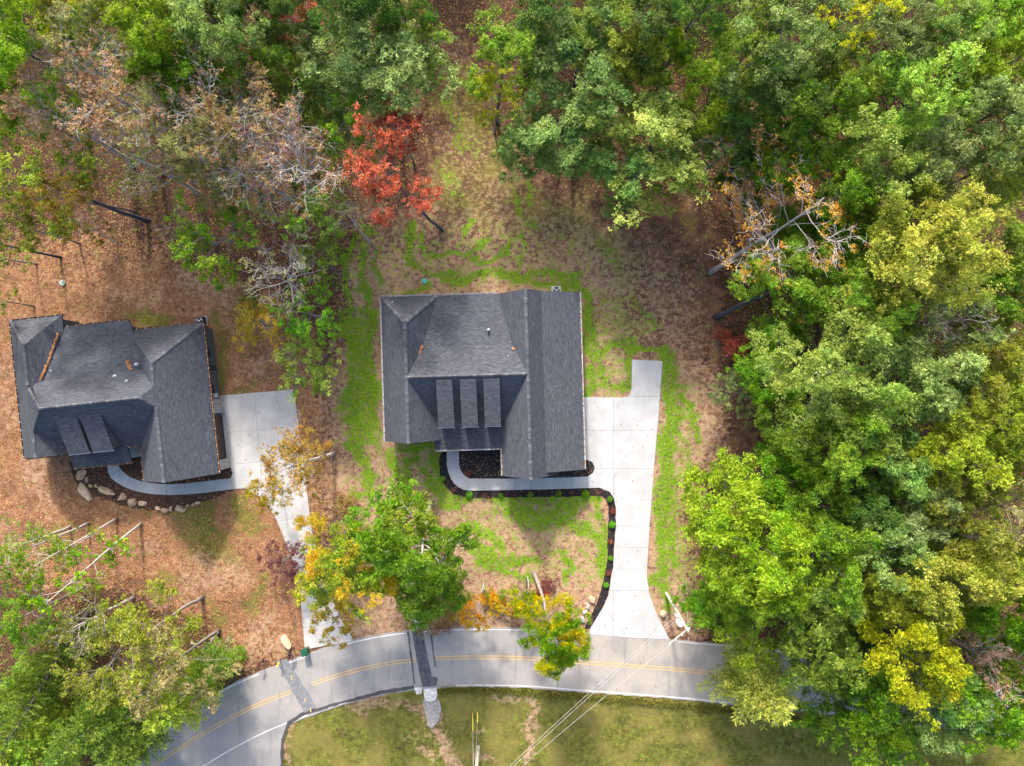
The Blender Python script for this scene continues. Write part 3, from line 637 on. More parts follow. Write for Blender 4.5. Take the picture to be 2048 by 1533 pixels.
# main body between the wings
hA.slope([(-10.98, 0.9, RA - .01), (1.68, 0.9, RA - .01), (1.68, 4.07, 5.0), (-10.98, 4.07, 5.0)])
hA.slope([(-10.2, 4.07, 5.0), (.9, 4.07, 5.0), (-.9, 9.79, EA), (-8.4, 9.79, EA)])
hA.slope([(-10.98, 0.9, RA - .01), (1.68, 0.9, RA - .01), (-.9, -4.0, 3.62), (-8.3, -4.0, 3.62)])
hA.slope([(-8.35, -3.55, 3.82), (-1.30, -3.55, 3.82), (-1.30, -7.13, 2.9), (-8.68, -7.13, 2.9), (-8.68, -5.95, 3.2)])
for u0, u1 in ((-7.95, -6.25), (-5.45, -3.75), (-3.0, -1.3)):
    hA.slope([(u0, .55, 6.74), (u1, .55, 6.74), (u1, -4.55, 5.3), (u0, -4.55, 5.3)], .16)
    m = MB(); a0, a1 = hA.L(u0 + .12, -4.3, 3.0), hA.L(u1 - .12, .5, 6.5); m.v = []; pr = [(-4.3, 3.1), (-4.3, 5.22), (.4, 6.55), (.4, 5.5)]
    A = [Vector((a0.x, v - hA.o[1], h)) for v, h in pr]; B = [Vector((a1.x, v - hA.o[1], h)) for v, h in pr]; m.face(A); m.face(B[::-1])
    for i in range(4): j = (i + 1) % 4; m.face([A[j], A[i], B[i], B[j]])
    m.build('dormer_wall', MAT['siding_white'], hA.root); hA.opening('window', (u0 + u1) / 2, -4.32, 4.1, 1.1, .85, 'f', MAT['white_trim'], MAT['glass'])
    hA.slab('fascia', u0 - .02, u1 + .02, -4.60, -4.555, 5.13, 5.27, MAT['white_trim'])
hA.ridge((-11.0, -6.0, RA), (-11.0, 6.6, RA)); hA.ridge((1.7, -10.15, RA), (1.7, 9.8, RA)); hA.ridge((-10.9, .9, RA), (1.6, .9, RA))
hA.ridge((-14.08, 9.82, EA), (-11, 6.6, RA), .07); hA.ridge((-7.92, 9.82, EA), (-11, 6.6, RA), .07)
for a, b, sd, lf in (((-14.08, -6.0, EA), (-14.08, 9.82, EA), -1, .1), ((-14.08, 9.82, EA), (-1.3, 9.82, EA), -1, .12), ((7.7, -9.72, 3.0), (7.7, 9.77, 3.0), 1, .35), ((-8.68, -7.13, 2.9), (-1.30, -7.13, 2.9), 1, .25), ((-1.32, -10.15, EA), (-1.32, -7.2, EA), -1, .4)):
    hA.gutter(a, b, MAT['white_trim'], lf, sd)
hA.wall([(-13.65, 0), (-13.65, 3.35), (-11.0, 6.45), (-8.35, 3.35), (-8.35, 0)], -5.7, 6.8, MAT['siding_white'])
hA.slab('wall', -13.65, -1.0, 6.0, 9.4, 0, 3.05, MAT['siding_white'])
hA.wall([(-.92, 0), (-.92, 3.35), (1.7, 6.45), (4.3, 3.4), (4.3, 0)], -9.85, 9.42, MAT['siding_white'])
hA.wall([(4.25, 0), (4.25, 4.1), (7.3, 2.85), (7.3, 0)], -9.4, 9.40, MAT['siding_white'])
hA.slab('wall', -8.4, -.9, -4.3, 6.1, 0, 3.1, MAT['siding_white'])
hA.slab('porch_floor', -8.3, -1.0, -6.95, -4.3, 0.03, .16, MAT['concrete'])
for u in (-8.25, -5.6, -3.6, -1.55): hA.slab('porch_post', u - .1, u + .1, -6.8, -6.6, .16, 2.85, MAT['white_trim'])
hA.slab('porch_beam', -8.4, -1.35, -6.85, -6.55, 2.5, 2.9, MAT['white_trim'])
hA.opening('door', -6.9, -4.32, .16, 1.1, 2.15, 'f', MAT['white_trim'], MAT['door_wood'], 0)
hA.opening('window', -3.6, -4.32, .8, 1.8, 1.5, 'f', MAT['white_trim'], MAT['glass'], 2)
hA.opening('window', 1.7, -9.87, .8, 1.9, 1.6, 'f', MAT['white_trim'], MAT['glass'], 2); hA.opening('window', -11, -5.72, .8, 1.9, 1.6, 'f', MAT['white_trim'], MAT['glass'], 2)
hA.opening('garage_door', 7.32, -4.5, .08, 4.9, 2.3, 'r', MAT['white_trim'], MAT['siding_white'], 3); hA.opening('window', 7.32, 5.0, 1.0, 1.0, 1.3, 'r', MAT['white_trim'], MAT['glass'])
for u, v in ((-11.5, 6), (-5.0, 9.42), (2.5, 9.44)): hA.opening('window', u, max(v, 9.42), .9, 1.6, 1.4, 'b', MAT['white_trim'], MAT['glass'])
for v in (-3, 2, 5): hA.opening('window', -13.67, v, .9, 1.1, 1.4, 'l', MAT['white_trim'], MAT['glass'])
for px, py, h, nm in ((977, 659.6, 5.0, 'vent_pipe'), (1017, 712.6, 5.6, 'vent_pipe'), (785.4, 605, 3.75, 'vent_pipe'), (1104.3, 868, 4.05, 'vent_pipe'), (1086.5, 613.5, 4.4, 'vent_pipe')):
    w = P(px, py, h); l = hA.root.matrix_basis.inverted() @ w; m = MB(); m.lathe([(.13, -.35), (.13, .02), (.07, .03), (.065, .28)], 10, l); m.build(nm, MAT['galv'], hA.root)

# --- the neighbour on the left
hB = House('house', 6.1, (-43.5, 2.5), 'smaller charcoal shingled house on the left with two shed dormers and leaf filled valleys')
E, R1 = 3.2, 6.05
hB.slope([(-53.95, -2.54, E), (-53.95, 12.59, E), (-50.85, 9.5, R1), (-50.85, -2.54, R1)])
hB.slope([(-48.1, -2.54, 3.45), (-48.1, 12.59, 3.45), (-50.85, 9.5, R1), (-50.85, -2.54, R1)])
hB.slope([(-53.95, 12.59, E), (-48.1, 12.59, E), (-50.85, 9.5, R1)])
# main roof, hipped at both ends
MR = 8.0
hB.slope([(-48.5, 2.55, MR), (-38.2, 2.55, MR), (-37.12, 3.53, 7.1), (-38.9, 5.55, 5.25), (-50.9, 5.55, 5.25)])
hB.slope([(-50.6, 5.55, 5.25), (-38.6, 5.55, 5.25), (-41.0, 11.3, 3.2), (-48.9, 11.3, 3.2)])
hB.slope([(-48.5, 2.55, MR), (-38.2, 2.55, MR), (-37.12, 1.55, 7.1), (-40.6, -2.45, 3.5), (-48.0, -2.45, 3.5), (-50.8, .30, 5.975)])
hB.slope([(-48.5, 2.55, MR), (-50.83, .30, 6.0), (-50.9, 4.9, 5.9)])
hB.slope([(-38.2, 2.55, MR), (-37.1, 1.5, 7.09), (-37.1, 3.6, 7.09)])
# right wing: hip behind, gable in front
R2 = 7.1
hB.slope([(-41.2, 10.15, E), (-33.0, 10.15, E), (-37.1, 6.05, R2)])
hB.slope([(-33.0, 10.15, E), (-37.1, 6.05, R2), (-37.1, -6.45, R2), (-33.0, -6.45, E)])
hB.slope([(-41.2, 10.15, E), (-37.1, 6.05, R2), (-37.1, -6.45, R2), (-41.2, -6.45, E)])
# porch and dormers
hB.slope([(-48.9, -1.4, 3.75), (-42.5, -1.4, 3.75), (-42.5, -4.22, 2.9), (-48.9, -4.22, 2.9)])
for u0, u1 in ((-47.75, -45.5), (-45.15, -42.95)):
    hB.slope([(u0, 1.4, 6.97), (u1, 1.4, 6.97), (u1, -2.6, 5.3), (u0, -2.6, 5.3)], .16)
    m = MB(); pr = [(-2.35, 3.2), (-2.35, 5.22), (1.3, 6.74), (1.3, 5.6)]
    A = [hB.L(u0 + .14, v, h) for v, h in pr]; B = [hB.L(u1 - .14, v, h) for v, h in pr]; m.face(A); m.face(B[::-1])
    for i in range(4): j = (i + 1) % 4; m.face([A[j], A[i], B[i], B[j]])
    m.build('dormer_wall', MAT['siding_grey'], hB.root); hB.opening('window', (u0 + u1) / 2, -2.37, 4.15, 1.2, .85, 'f', MAT['white_trim'], MAT['glass'])
    hB.slab('fascia', u0 - .02, u1 + .02, -2.66, -2.605, 5.13, 5.27, MAT['white_trim'])
hB.ridge((-50.85, -2.5, R1), (-50.85, .3, R1)); hB.ridge((-50.85, 5.2, R1), (-50.85, 9.5, R1)); hB.ridge((-48.5, 2.55, MR), (-38.2, 2.55, MR))
hB.ridge((-53.95, 12.59, E), (-50.85, 9.5, R1), .07); hB.ridge((-48.1, 12.59, E), (-50.85, 9.5, R1), .07); hB.ridge((-33.0, 10.15, E), (-37.1, 6.05, R2), .07)
hB.ridge((-37.1, -6.45, R2), (-37.1, 1.5, R2)); hB.ridge((-37.1, 3.6, R2), (-37.1, 6.05, R2)); hB.ridge((-48.5, 2.55, MR), (-50.8, .3, 6.03), .07); hB.ridge((-48.5, 2.55, MR), (-50.8, 4.85, 6.0), .07); hB.ridge((-38.2, 2.55, MR), (-37.1, 1.55, 7.12), .05)
for a, b, sd, lf in (((-53.95, -2.54, E), (-53.95, 12.59, E), -1, .2), ((-53.95, 12.59, E), (-48.1, 12.59, E), -1, .4), ((-48.9, 11.3, E), (-41.0, 11.3, E), -1, .7), ((-41.4, 10.15, E), (-33.0, 10.15, E), -1, .7), ((-32.97, -6.45, E), (-32.97, 10.15, E), 1, .98), ((-48.9, -4.22, 2.9), (-42.5, -4.22, 2.9), 1, .9), ((-41.2, -6.45, E), (-41.2, -2.5, E), -1, .9), ((-42.5, -2.45, 3.5), (-41.3, -2.45, 3.5), 1, .9), ((-53.9, -2.56, E), (-49.0, -2.56, E), 1, .6)):
    hB.gutter(a, b, MAT['dark_trim'], lf, sd)
hB.wall([(-53.55, 0), (-53.55, 3.2), (-50.85, 5.75), (-48.5, 3.4), (-48.5, 0)], -2.25, 9.4, MAT['siding_grey']); hB.slab('wall', -53.55, -48.4, 9.0, 12.2, 0, 3.05, MAT['siding_grey'])
hB.slab('wall', -48.6, -42.0, -1.9, 10.9, 0, 3.1, MAT['siding_grey']); hB.slab('wall', -42.2, -33.35, 5.0, 9.78, 0, 3.1, MAT['siding_grey'])
hB.wall([(-40.75, 0), (-40.75, 3.3), (-37.1, 6.75), (-33.35, 3.3), (-33.35, 0)], -6.1, 5.6, MAT['siding_grey'])
hB.slab('porch_floor', -48.6, -40.9, -4.0, -1.9, .03, .16, MAT['concrete'])
for u in (-48.6, -45.7, -42.8): hB.slab('porch_post', u - .1, u + .1, -4.0, -3.8, .16, 2.85, MAT['dark_trim'])
hB.slab('porch_beam', -48.7, -42.7, -4.03, -3.77, 2.5, 2.9, MAT['dark_trim'])
hB.opening('door', -45.7, -1.92, .16, 1.1, 2.15, 'f', MAT['dark_trim'], MAT['door_wood'], 0)
for v in (6.9, 2.85): hB.opening('window', -33.33, v, 1.35, 1.0, 1.5, 'r', MAT['dark_trim'], MAT['glass'], 0)
hB.opening('garage_door', -33.33, -2.55, .08, 4.8, 2.35, 'r', MAT['dark_trim'], MAT['door_wood'], 3)
for v0, v1 in ((.15, 1.75), (-6.15, -5.05)): hB.slab('pier', -33.36, -32.92, v0, v1, 0, 2.75, MAT['stone'])
hB.opening('window', -36.75, -6.12, .9, 1.8, 1.5, 'f', MAT['dark_trim'], MAT['glass'], 2); hB.opening('window', -51.0, -2.27, .9, 1.6, 1.5, 'f', MAT['dark_trim'], MAT['glass'])
for u, v in ((-51, 12.22), (-45, 10.92), (-38, 9.8)): hB.opening('window', u, v, .9, 1.6, 1.4, 'b', MAT['dark_trim'], MAT['glass'])
for v in (0, 5): hB.opening('window', -53.57, v, .9, 1.1, 1.4, 'l', MAT['dark_trim'], MAT['glass'])
for px, py, h in ((272.4, 729, 5.6), (229.6, 752.5, 5.6), (253.6, 762.6, 6.1), (104, 741.5, 4.7)):
    l = hB.root.matrix_basis.inverted() @ P(px, py, h); m = MB(); m.lathe([(.16, -.35), (.16, .05), (.09, .06), (.085, .24)], 10, l); m.build('vent_pipe', MAT['galv'], hB.root)
# electric meter box by the garage
hB.slab('meter_box', -33.33, -33.1, 1.9, 2.4, 1.0, 1.7, MAT['galv'])

# leaves lying in the roof valleys
def valley_leaves(pts, nL, spread, seed):
    r = random.Random(seed); m = MB()
    for _ in range(nL):
        i = r.randrange(len(pts) - 1); t = r.random(); a, b = pts[i], pts[i + 1]
        p = P(a[0] + (b[0] - a[0]) * t + r.gauss(0, spread), a[1] + (b[1] - a[1]) * t + r.gauss(0, spread), a[2] + (b[2] - a[2]) * t)
        p.z += .06 + r.random() * .12; w = r.uniform(.06, .14); q = r.random() * 6.3; e = Vector((math.cos(q), math.sin(q), r.uniform(-.3, .3))) * w; f = Vector((-math.sin(q), math.cos(q), r.uniform(-.3, .3))) * w * .7
        m.face([p - e, p - f, p + e, p + f], r.random())
    return m
m = valley_leaves([(82, 760, 5.35), (95, 731, 4.75), (117, 668, 3.85)], 320, .8, 3)
tag(m.build('fallen_leaves', MAT['dryleaf']), 'orange dead leaves filling the long left valley of the neighbour roof', 'leaves', kind='stuff')
m = valley_leaves([(255, 722, 4.75), (261, 738, 5.1)], 150, 1.5, 4); tag(m.build('fallen_leaves', MAT['dryleaf']), 'orange dead leaves in the right valley of the neighbour roof', 'leaves', kind='stuff')
m = valley_leaves([(838, 708, 5.3), (845, 692, 5.1)], 60, .8, 5); tag(m.build('fallen_leaves', MAT['dryleaf']), 'orange dead leaves in the left valley of the middle roof', 'leaves', kind='stuff')
m = valley_leaves([(1025, 696, 5.3), (1028, 699, 5.35)], 16, 1.2, 6); tag(m.build('fallen_leaves', MAT['dryleaf']), 'few tan leaves in the right valley of the middle roof', 'leaves', kind='stuff')

# air conditioners
def ac_unit(x, y, rz, body, label):
    r = empty('air_conditioner', P(x, y), rz); tag(r, label, 'air conditioner', 'air conditioners behind the houses'); m = MB(); m.box(-.55, .55, -.55, .55, -.02, .10); m.build('pad', MAT['concrete'], r)
    m = MB(); m.box(-.44, .44, -.44, .44, .1, .95); b = m.build('cabinet', body, r)
    m = MB(); m.lathe([(.40, .952), (.40, .965), (.385, .965), (.385, .952)], 24); m.lathe([(.09, .96), (.09, .985)], 12); m.build('fan_guard', MAT['galv'], r)
    m = MB(); m.lathe([(.38, .951), (.38, .956)], 24); m.build('fan_well', MAT['dark_metal'], r)
    for k in range(3):
        a = k * 2.094 + .5; m = MB(); c, s_ = math.cos(a), math.sin(a)
        m.face([(.07 * c, .07 * s_, .960), (.35 * math.cos(a - .25), .35 * math.sin(a - .25), .959), (.35 * math.cos(a + .28), .35 * math.sin(a + .28), .963)]); m.build('fan_blade', MAT['ac_paint'], r)
    return r
ac_unit(1112, 583, math.radians(1.6), MAT['ac_paint'], 'pale grey air conditioner behind the middle house'); ac_unit(405.5, 643.5, math.radians(6), MAT['dark_metal'], 'black air conditioner at rear corner of the left house')

# ------------------------------------------------------------------ trees
def leaf_cards(C, size, r, up=0.55, tone=None, aspect=.62, axis=None, lean=None):
    """one small rhombic leaf per centre"""
    k = len(C); a = r.normal(size=(k, 3)) if axis is None else axis + r.normal(0, .25, (k, 3)); a /= np.linalg.norm(a, axis=1)[:, None]
    nr = r.normal(size=(k, 3)); nr[:, 2] = np.abs(nr[:, 2]) + up
    if lean is not None: nr = nr * .55 + lean + np.array((0, 0, .25))
    b = np.cross(nr, a); b /= np.linalg.norm(b, axis=1)[:, None] + 1e-9
    if axis is None: a = np.cross(b, nr); a /= np.linalg.norm(a, axis=1)[:, None] + 1e-9
    L = size * r.uniform(.6, 1.35, k)[:, None]; W = L * aspect
    V = np.stack([C - a * L / 2, C - b * W / 2 - a * L * .06, C + a * L / 2, C + b * W / 2 - a * L * .06], 1).reshape(-1, 3)
    F = np.arange(k * 4).reshape(-1, 4); t = np.clip(tone, 0, 1)
    return V, F, np.repeat(t, 4)

def curve(p, d, L, k, r, wig, lift):
    pts = [p]; d = d.normalized()
    for i in range(k):
        d = (d + Vector((r.gauss(0, wig), r.gauss(0, wig), r.gauss(0, wig) + lift))).normalized(); pts.append(pts[-1] + d * (L / k))
    return pts, d

def skeleton(seed, H=20.0, crown0=.45, wid=4.6, limbs=11, sec=5, ter=3, twig=0, trunk_r=.26, bend=.12, flat=.9):
    r = random.Random(seed); m = MB(); tips = []
    top = H * .86; pts = [Vector((0, 0, -.3))]; k = 9; off = Vector((0, 0, 0))
    for i in range(1, k + 1):
        off += Vector((r.gauss(0, bend), r.gauss(0, bend), 0)) * .6; pts.append(Vector((off.x, off.y, top * i / k)))
    # the crown's middle sits over the origin
    rad = [trunk_r * (1.35 if i == 0 else 1.0) * (1 - .80 * (i / k) ** 1.2) for i in range(k + 1)]; m.tube(pts, rad, 8, tone=r.uniform(.3, .6))
    def on_trunk(z):
        f = min(max(z / top * k, 0), k - .001); i = int(f); return pts[i].lerp(pts[i + 1], f - i), rad[i] + (rad[i + 1] - rad[i]) * (f - i)
    az = r.random() * 6.28
    for i in range(limbs):
        f = (i + .5) / limbs; z = H * (crown0 + (.86 - crown0) * f * .97); p, tr = on_trunk(z); az += 2.4 + r.gauss(0, .35)
        # envelope radius at that height
        e = wid * math.sqrt(max(.08, 1 - (f * 1.02) ** 2.6)) * r.uniform(.72, 1.18); el = math.radians(r.uniform(12, 34) + 34 * f)
        d = Vector((math.cos(az) * math.cos(el), math.sin(az) * math.cos(el), math.sin(el))); L = min(e / max(.35, math.cos(el)), wid * 1.3)
        lp, ld = curve(p, d, L, 5, r, .16, -.015 * (1 - f)); lr = max(.035, tr * .52); m.tube(lp, [lr * (1 - .78 * q / 5) for q in range(6)], 5, False, r.uniform(.3, .75))
        tips.append((lp[-1], ld, 1.0))
        for j in range(sec):
            t = .30 + .66 * (j + r.random() * .8) / sec; q = min(int(t * 5), 4); b = lp[q].lerp(lp[q + 1], t * 5 - q); s_ = 1 if j % 2 else -1
            side = ld.cross(Vector((0, 0, 1))).normalized() * s_; dd = (ld * r.uniform(.4, .9) + side * r.uniform(.5, 1.0) + Vector((0, 0, r.uniform(-.15, .5)))).normalized(); l2 = L * r.uniform(.26, .46) * (1.15 - .5 * t)
            sp, sd = curve(b, dd, l2, 3, r, .2, .02); sr = max(.016, lr * (1 - .7 * t) * .5); m.tube(sp, [sr, sr * .7, sr * .5, sr * .3], 4, False, r.uniform(.4, .9)); tips.append((sp[-1], sd, .85))
            for w in range(ter):
                t3 = .25 + .7 * (w + r.random()) / ter; q = min(int(t3 * 3), 2); b3 = sp[q].lerp(sp[q + 1], min(1, t3 * 3 - q)); d3 = (sd + Vector((r.gauss(0, .8), r.gauss(0, .8), r.gauss(.1, .4)))).normalized(); l3 = l2 * r.uniform(.35, .7)
                tp, td = curve(b3, d3, l3, 2, r, .25, .0); m.tube(tp, [sr * .55, sr * .4, sr * .22], 3, False, r.uniform(.5, 1)); tips.append((tp[-1], td, .65))
                for _ in range(twig):
                    d4 = (td + Vector((r.gauss(0, .9), r.gauss(0, .9), r.gauss(0, .5)))).normalized(); wp, _d = curve(tp[r.randrange(1, 3)], d4, l3 * r.uniform(.35, .8), 2, r, .3, 0); m.tube(wp, [.014, .010, .005], 3, False, r.uniform(.6, 1))
    return m, tips

def oak(seed, leaves=14000, size=.23, clump=.75, hole=.12, tw=0, **kw):
    m, tips = skeleton(seed, twig=tw, **kw); r = np.random.default_rng(seed + 100); rr = random.Random(seed + 5)
    tips = [t for t in tips if rr.random() > hole]; T = np.array([tuple(t[0]) for t in tips]); w = np.array([t[2] for t in tips]) ** .5; w = w * r.uniform(.35, 1.6, len(w)); w /= w.sum()
    grp = 6; nb = leaves // grp; leaves = nb * grp; ci = r.choice(len(T), nb, p=w); rad = clump * r.uniform(.6, 1.35, len(T)); ctone = np.clip(r.normal(.45, .17, len(T)), .05, .95)
    g = r.normal(size=(nb, 3)); g /= np.linalg.norm(g, axis=1)[:, None]; g *= (r.random(nb) ** .45)[:, None]; g[:, 2] = g[:, 2] * .62 + .10
    C = T[ci] + g * rad[ci][:, None]; tone = ctone[ci] + r.normal(0, .20, nb) + .30 * g[:, 2]; tl = r.normal(0, .55, (nb, 3)) * np.array((1, 1, .3)); C = np.repeat(C, grp, 0) + r.normal(0, .085, (leaves, 3)); tone = np.repeat(tone, grp) + r.normal(0, .06, leaves)  # leaf colour lightens towards each clump's top, painting in sunlit tops
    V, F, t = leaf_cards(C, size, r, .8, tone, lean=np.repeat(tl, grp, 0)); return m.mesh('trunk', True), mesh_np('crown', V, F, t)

def cedar(seed, H=15.0, wid=3.9, dens=1.0):
    r = random.Random(seed); q = np.random.default_rng(seed); m = MB(); m.tube([(0, 0, -.3), (.1, 0, H * .4), (0, .1, H * .98)], [.24, .16, .02], 7, tone=.4); Cs, Ax, Tn = [], [], []
    z = H * .12; az = 0
    while z < H * .985:
        f = z / H; Rz = wid * (1 - f) ** .78 * (1.0 if f > .2 else .75) + .12
        for _ in range(5):
            az += 2.4 + r.gauss(0, .4); L = Rz * r.uniform(.65, 1.12); d = Vector((math.cos(az), math.sin(az), r.uniform(.0, .45) + .5 * f)).normalized(); p, e = curve(Vector((0, 0, z)), d, L, 4, r, .09, -.03)
            m.tube(p, [.035 * (1 - f) + .012, .025, .018, .012, .006], 3, False, r.uniform(.3, .7)); tn = r.gauss(.45, .16); nb = max(4, int(L * 5.5 * dens))
            for j in range(nb):
                t = (j + 1) / nb; k = min(int(t * 4), 3); b = p[k].lerp(p[k + 1], min(1, t * 4 - k)); sd = d.cross(Vector((0, 0, 1))).normalized()
                for s_ in (-1, 1):
                    dd = (d * r.uniform(.5, 1.1) + sd * s_ * r.uniform(.5, .9) + Vector((0, 0, r.uniform(-.25, .2)))).normalized(); l2 = (L * .34 * (1.1 - t) + .16) * r.uniform(.7, 1.2); ns = max(2, int(l2 / .15))
                    for s2 in range(ns):
                        c = b + dd * (l2 * (s2 + .7) / ns); Cs.append(tuple(c)); Ax.append(tuple(dd)); Tn.append(tn + r.gauss(.0, .12) + .22 * t)
        z += .36 + .12 * (1 - f)
    C = np.array(Cs) + q.normal(0, .035, (len(Cs), 3)); V, F, t = leaf_cards(C, .27, q, .8, np.array(Tn), .36, np.array(Ax)); return m.mesh('trunk', True), mesh_np('crown', V, F, t)

VAR = {}
VAR['oak'] = [oak(s, 36000, .165, .58, .10, limbs=13, sec=6, ter=4, crown0=c) for s, c in ((1, .46), (2, .44), (3, .50), (4, .48), (9, .42), (12, .5), (15, .46), (18, .52))]
VAR['loose'] = [oak(s, 13000, .18, .50, .2, tw=1, limbs=11, sec=6, ter=3, crown0=.5, trunk_r=.2) for s in (21, 22, 23, 25)]
VAR['sparse'] = [oak(s, 5600, .17, .48, .28, tw=2, limbs=11, sec=6, ter=4, crown0=.48, bend=.12) for s in (31, 32, 33, 35)]
VAR['bare'] = [oak(s, 1500, .16, .42, .5, tw=3, limbs=11, sec=6, ter=3, crown0=.42, bend=.14) for s in (41, 42, 43)]
VAR['orangebare'] = [oak(39, 7000, .115, .42, .45, tw=4, limbs=18, sec=5, ter=4, crown0=.32, bend=.06, trunk_r=.15)]
VAR['thin'] = [oak(s, 2600, .20, .55, .2, tw=2, limbs=9, sec=4, ter=2, crown0=.22, wid=2.2, trunk_r=.12, bend=.06) for s in (51, 52, 53)]
VAR['bush'] = [oak(s, 3600, .19, .70, .0, tw=1, H=6.0, limbs=10, sec=4, ter=2, crown0=.12, wid=2.3, trunk_r=.07, bend=.2) for s in (61, 62, 63)]
VAR['cedar'] = [cedar(s) for s in (71, 72, 73)]
VDIM = {'oak': (20, 4.9), 'loose': (20, 4.9), 'sparse': (20, 4.9), 'bare': (20, 4.9), 'orangebare': (20, 4.9), 'thin': (20, 2.6), 'bush': (6, 2.5), 'cedar': (15, 3.9)}
VCEN = {'oak': .74, 'loose': .74, 'sparse': .74, 'bare': .74, 'orangebare': .70, 'thin': .62, 'bush': .6, 'cedar': .42}
NAMES = {'oak': 'deciduous_tree', 'loose': 'deciduous_tree', 'sparse': 'thinning_tree', 'bare': 'bare_tree', 'orangebare': 'thinning_tree', 'thin': 'slender_tree', 'bush': 'bush', 'cedar': 'cedar_tree'}
for vs in VAR.values():
    for tm, cm in vs:
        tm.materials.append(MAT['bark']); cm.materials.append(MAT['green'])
tree_i = 0
def tree(kind, col, cx, cy, dpx, h, label, base=None, bark=None, group=None, var=None, cat=None):
    """cx, cy, dpx: crown middle and width on the survey map; h: height in metres; base: foot on the map when it shows"""
    global tree_i
    H0, R0 = VDIM[kind]; fc = VCEN[kind]; hc = fc * h; c = P(cx, cy, hc)
    if base is None: b = Vector((c.x, c.y, 0))
    else: b = P(base[0], base[1])
    b.z = ground_z(b.x, b.y) - .03; ax = Vector((c.x, c.y, hc)) - b; ln = ax.length
    tm, cm = VAR[kind][tree_i % len(VAR[kind]) if var is None else var]; rr = random.Random(tree_i * 13 + 5); tree_i += 1
    root = empty(NAMES[kind], b); sz = ln / fc / H0; sx = dpx / 2 * (CAM_H - hc) / FOC / R0 * (1.0 if kind in ('bush', 'cedar', 'thin') else 1.20 if group and ('wood' in group) else 1.10)
    tilt = Vector((0, 0, 1)).rotation_difference(ax.normalized()); root.rotation_mode = 'QUATERNION'
    root.rotation_quaternion = tilt @ Matrix.Rotation(rr.random() * 6.283, 4, 'Z').to_quaternion(); root.scale = (sx, sx, sz)
    t = bpy.data.objects.new('trunk', tm); COL.objects.link(t); t.parent = root
    if bark: t.material_slots[0].link = 'OBJECT'; t.material_slots[0].material = MAT[bark]
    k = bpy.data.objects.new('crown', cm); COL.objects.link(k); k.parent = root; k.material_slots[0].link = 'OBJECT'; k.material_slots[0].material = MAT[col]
    tag(root, label, cat or ('bush' if kind == 'bush' else 'tree'), group); return root

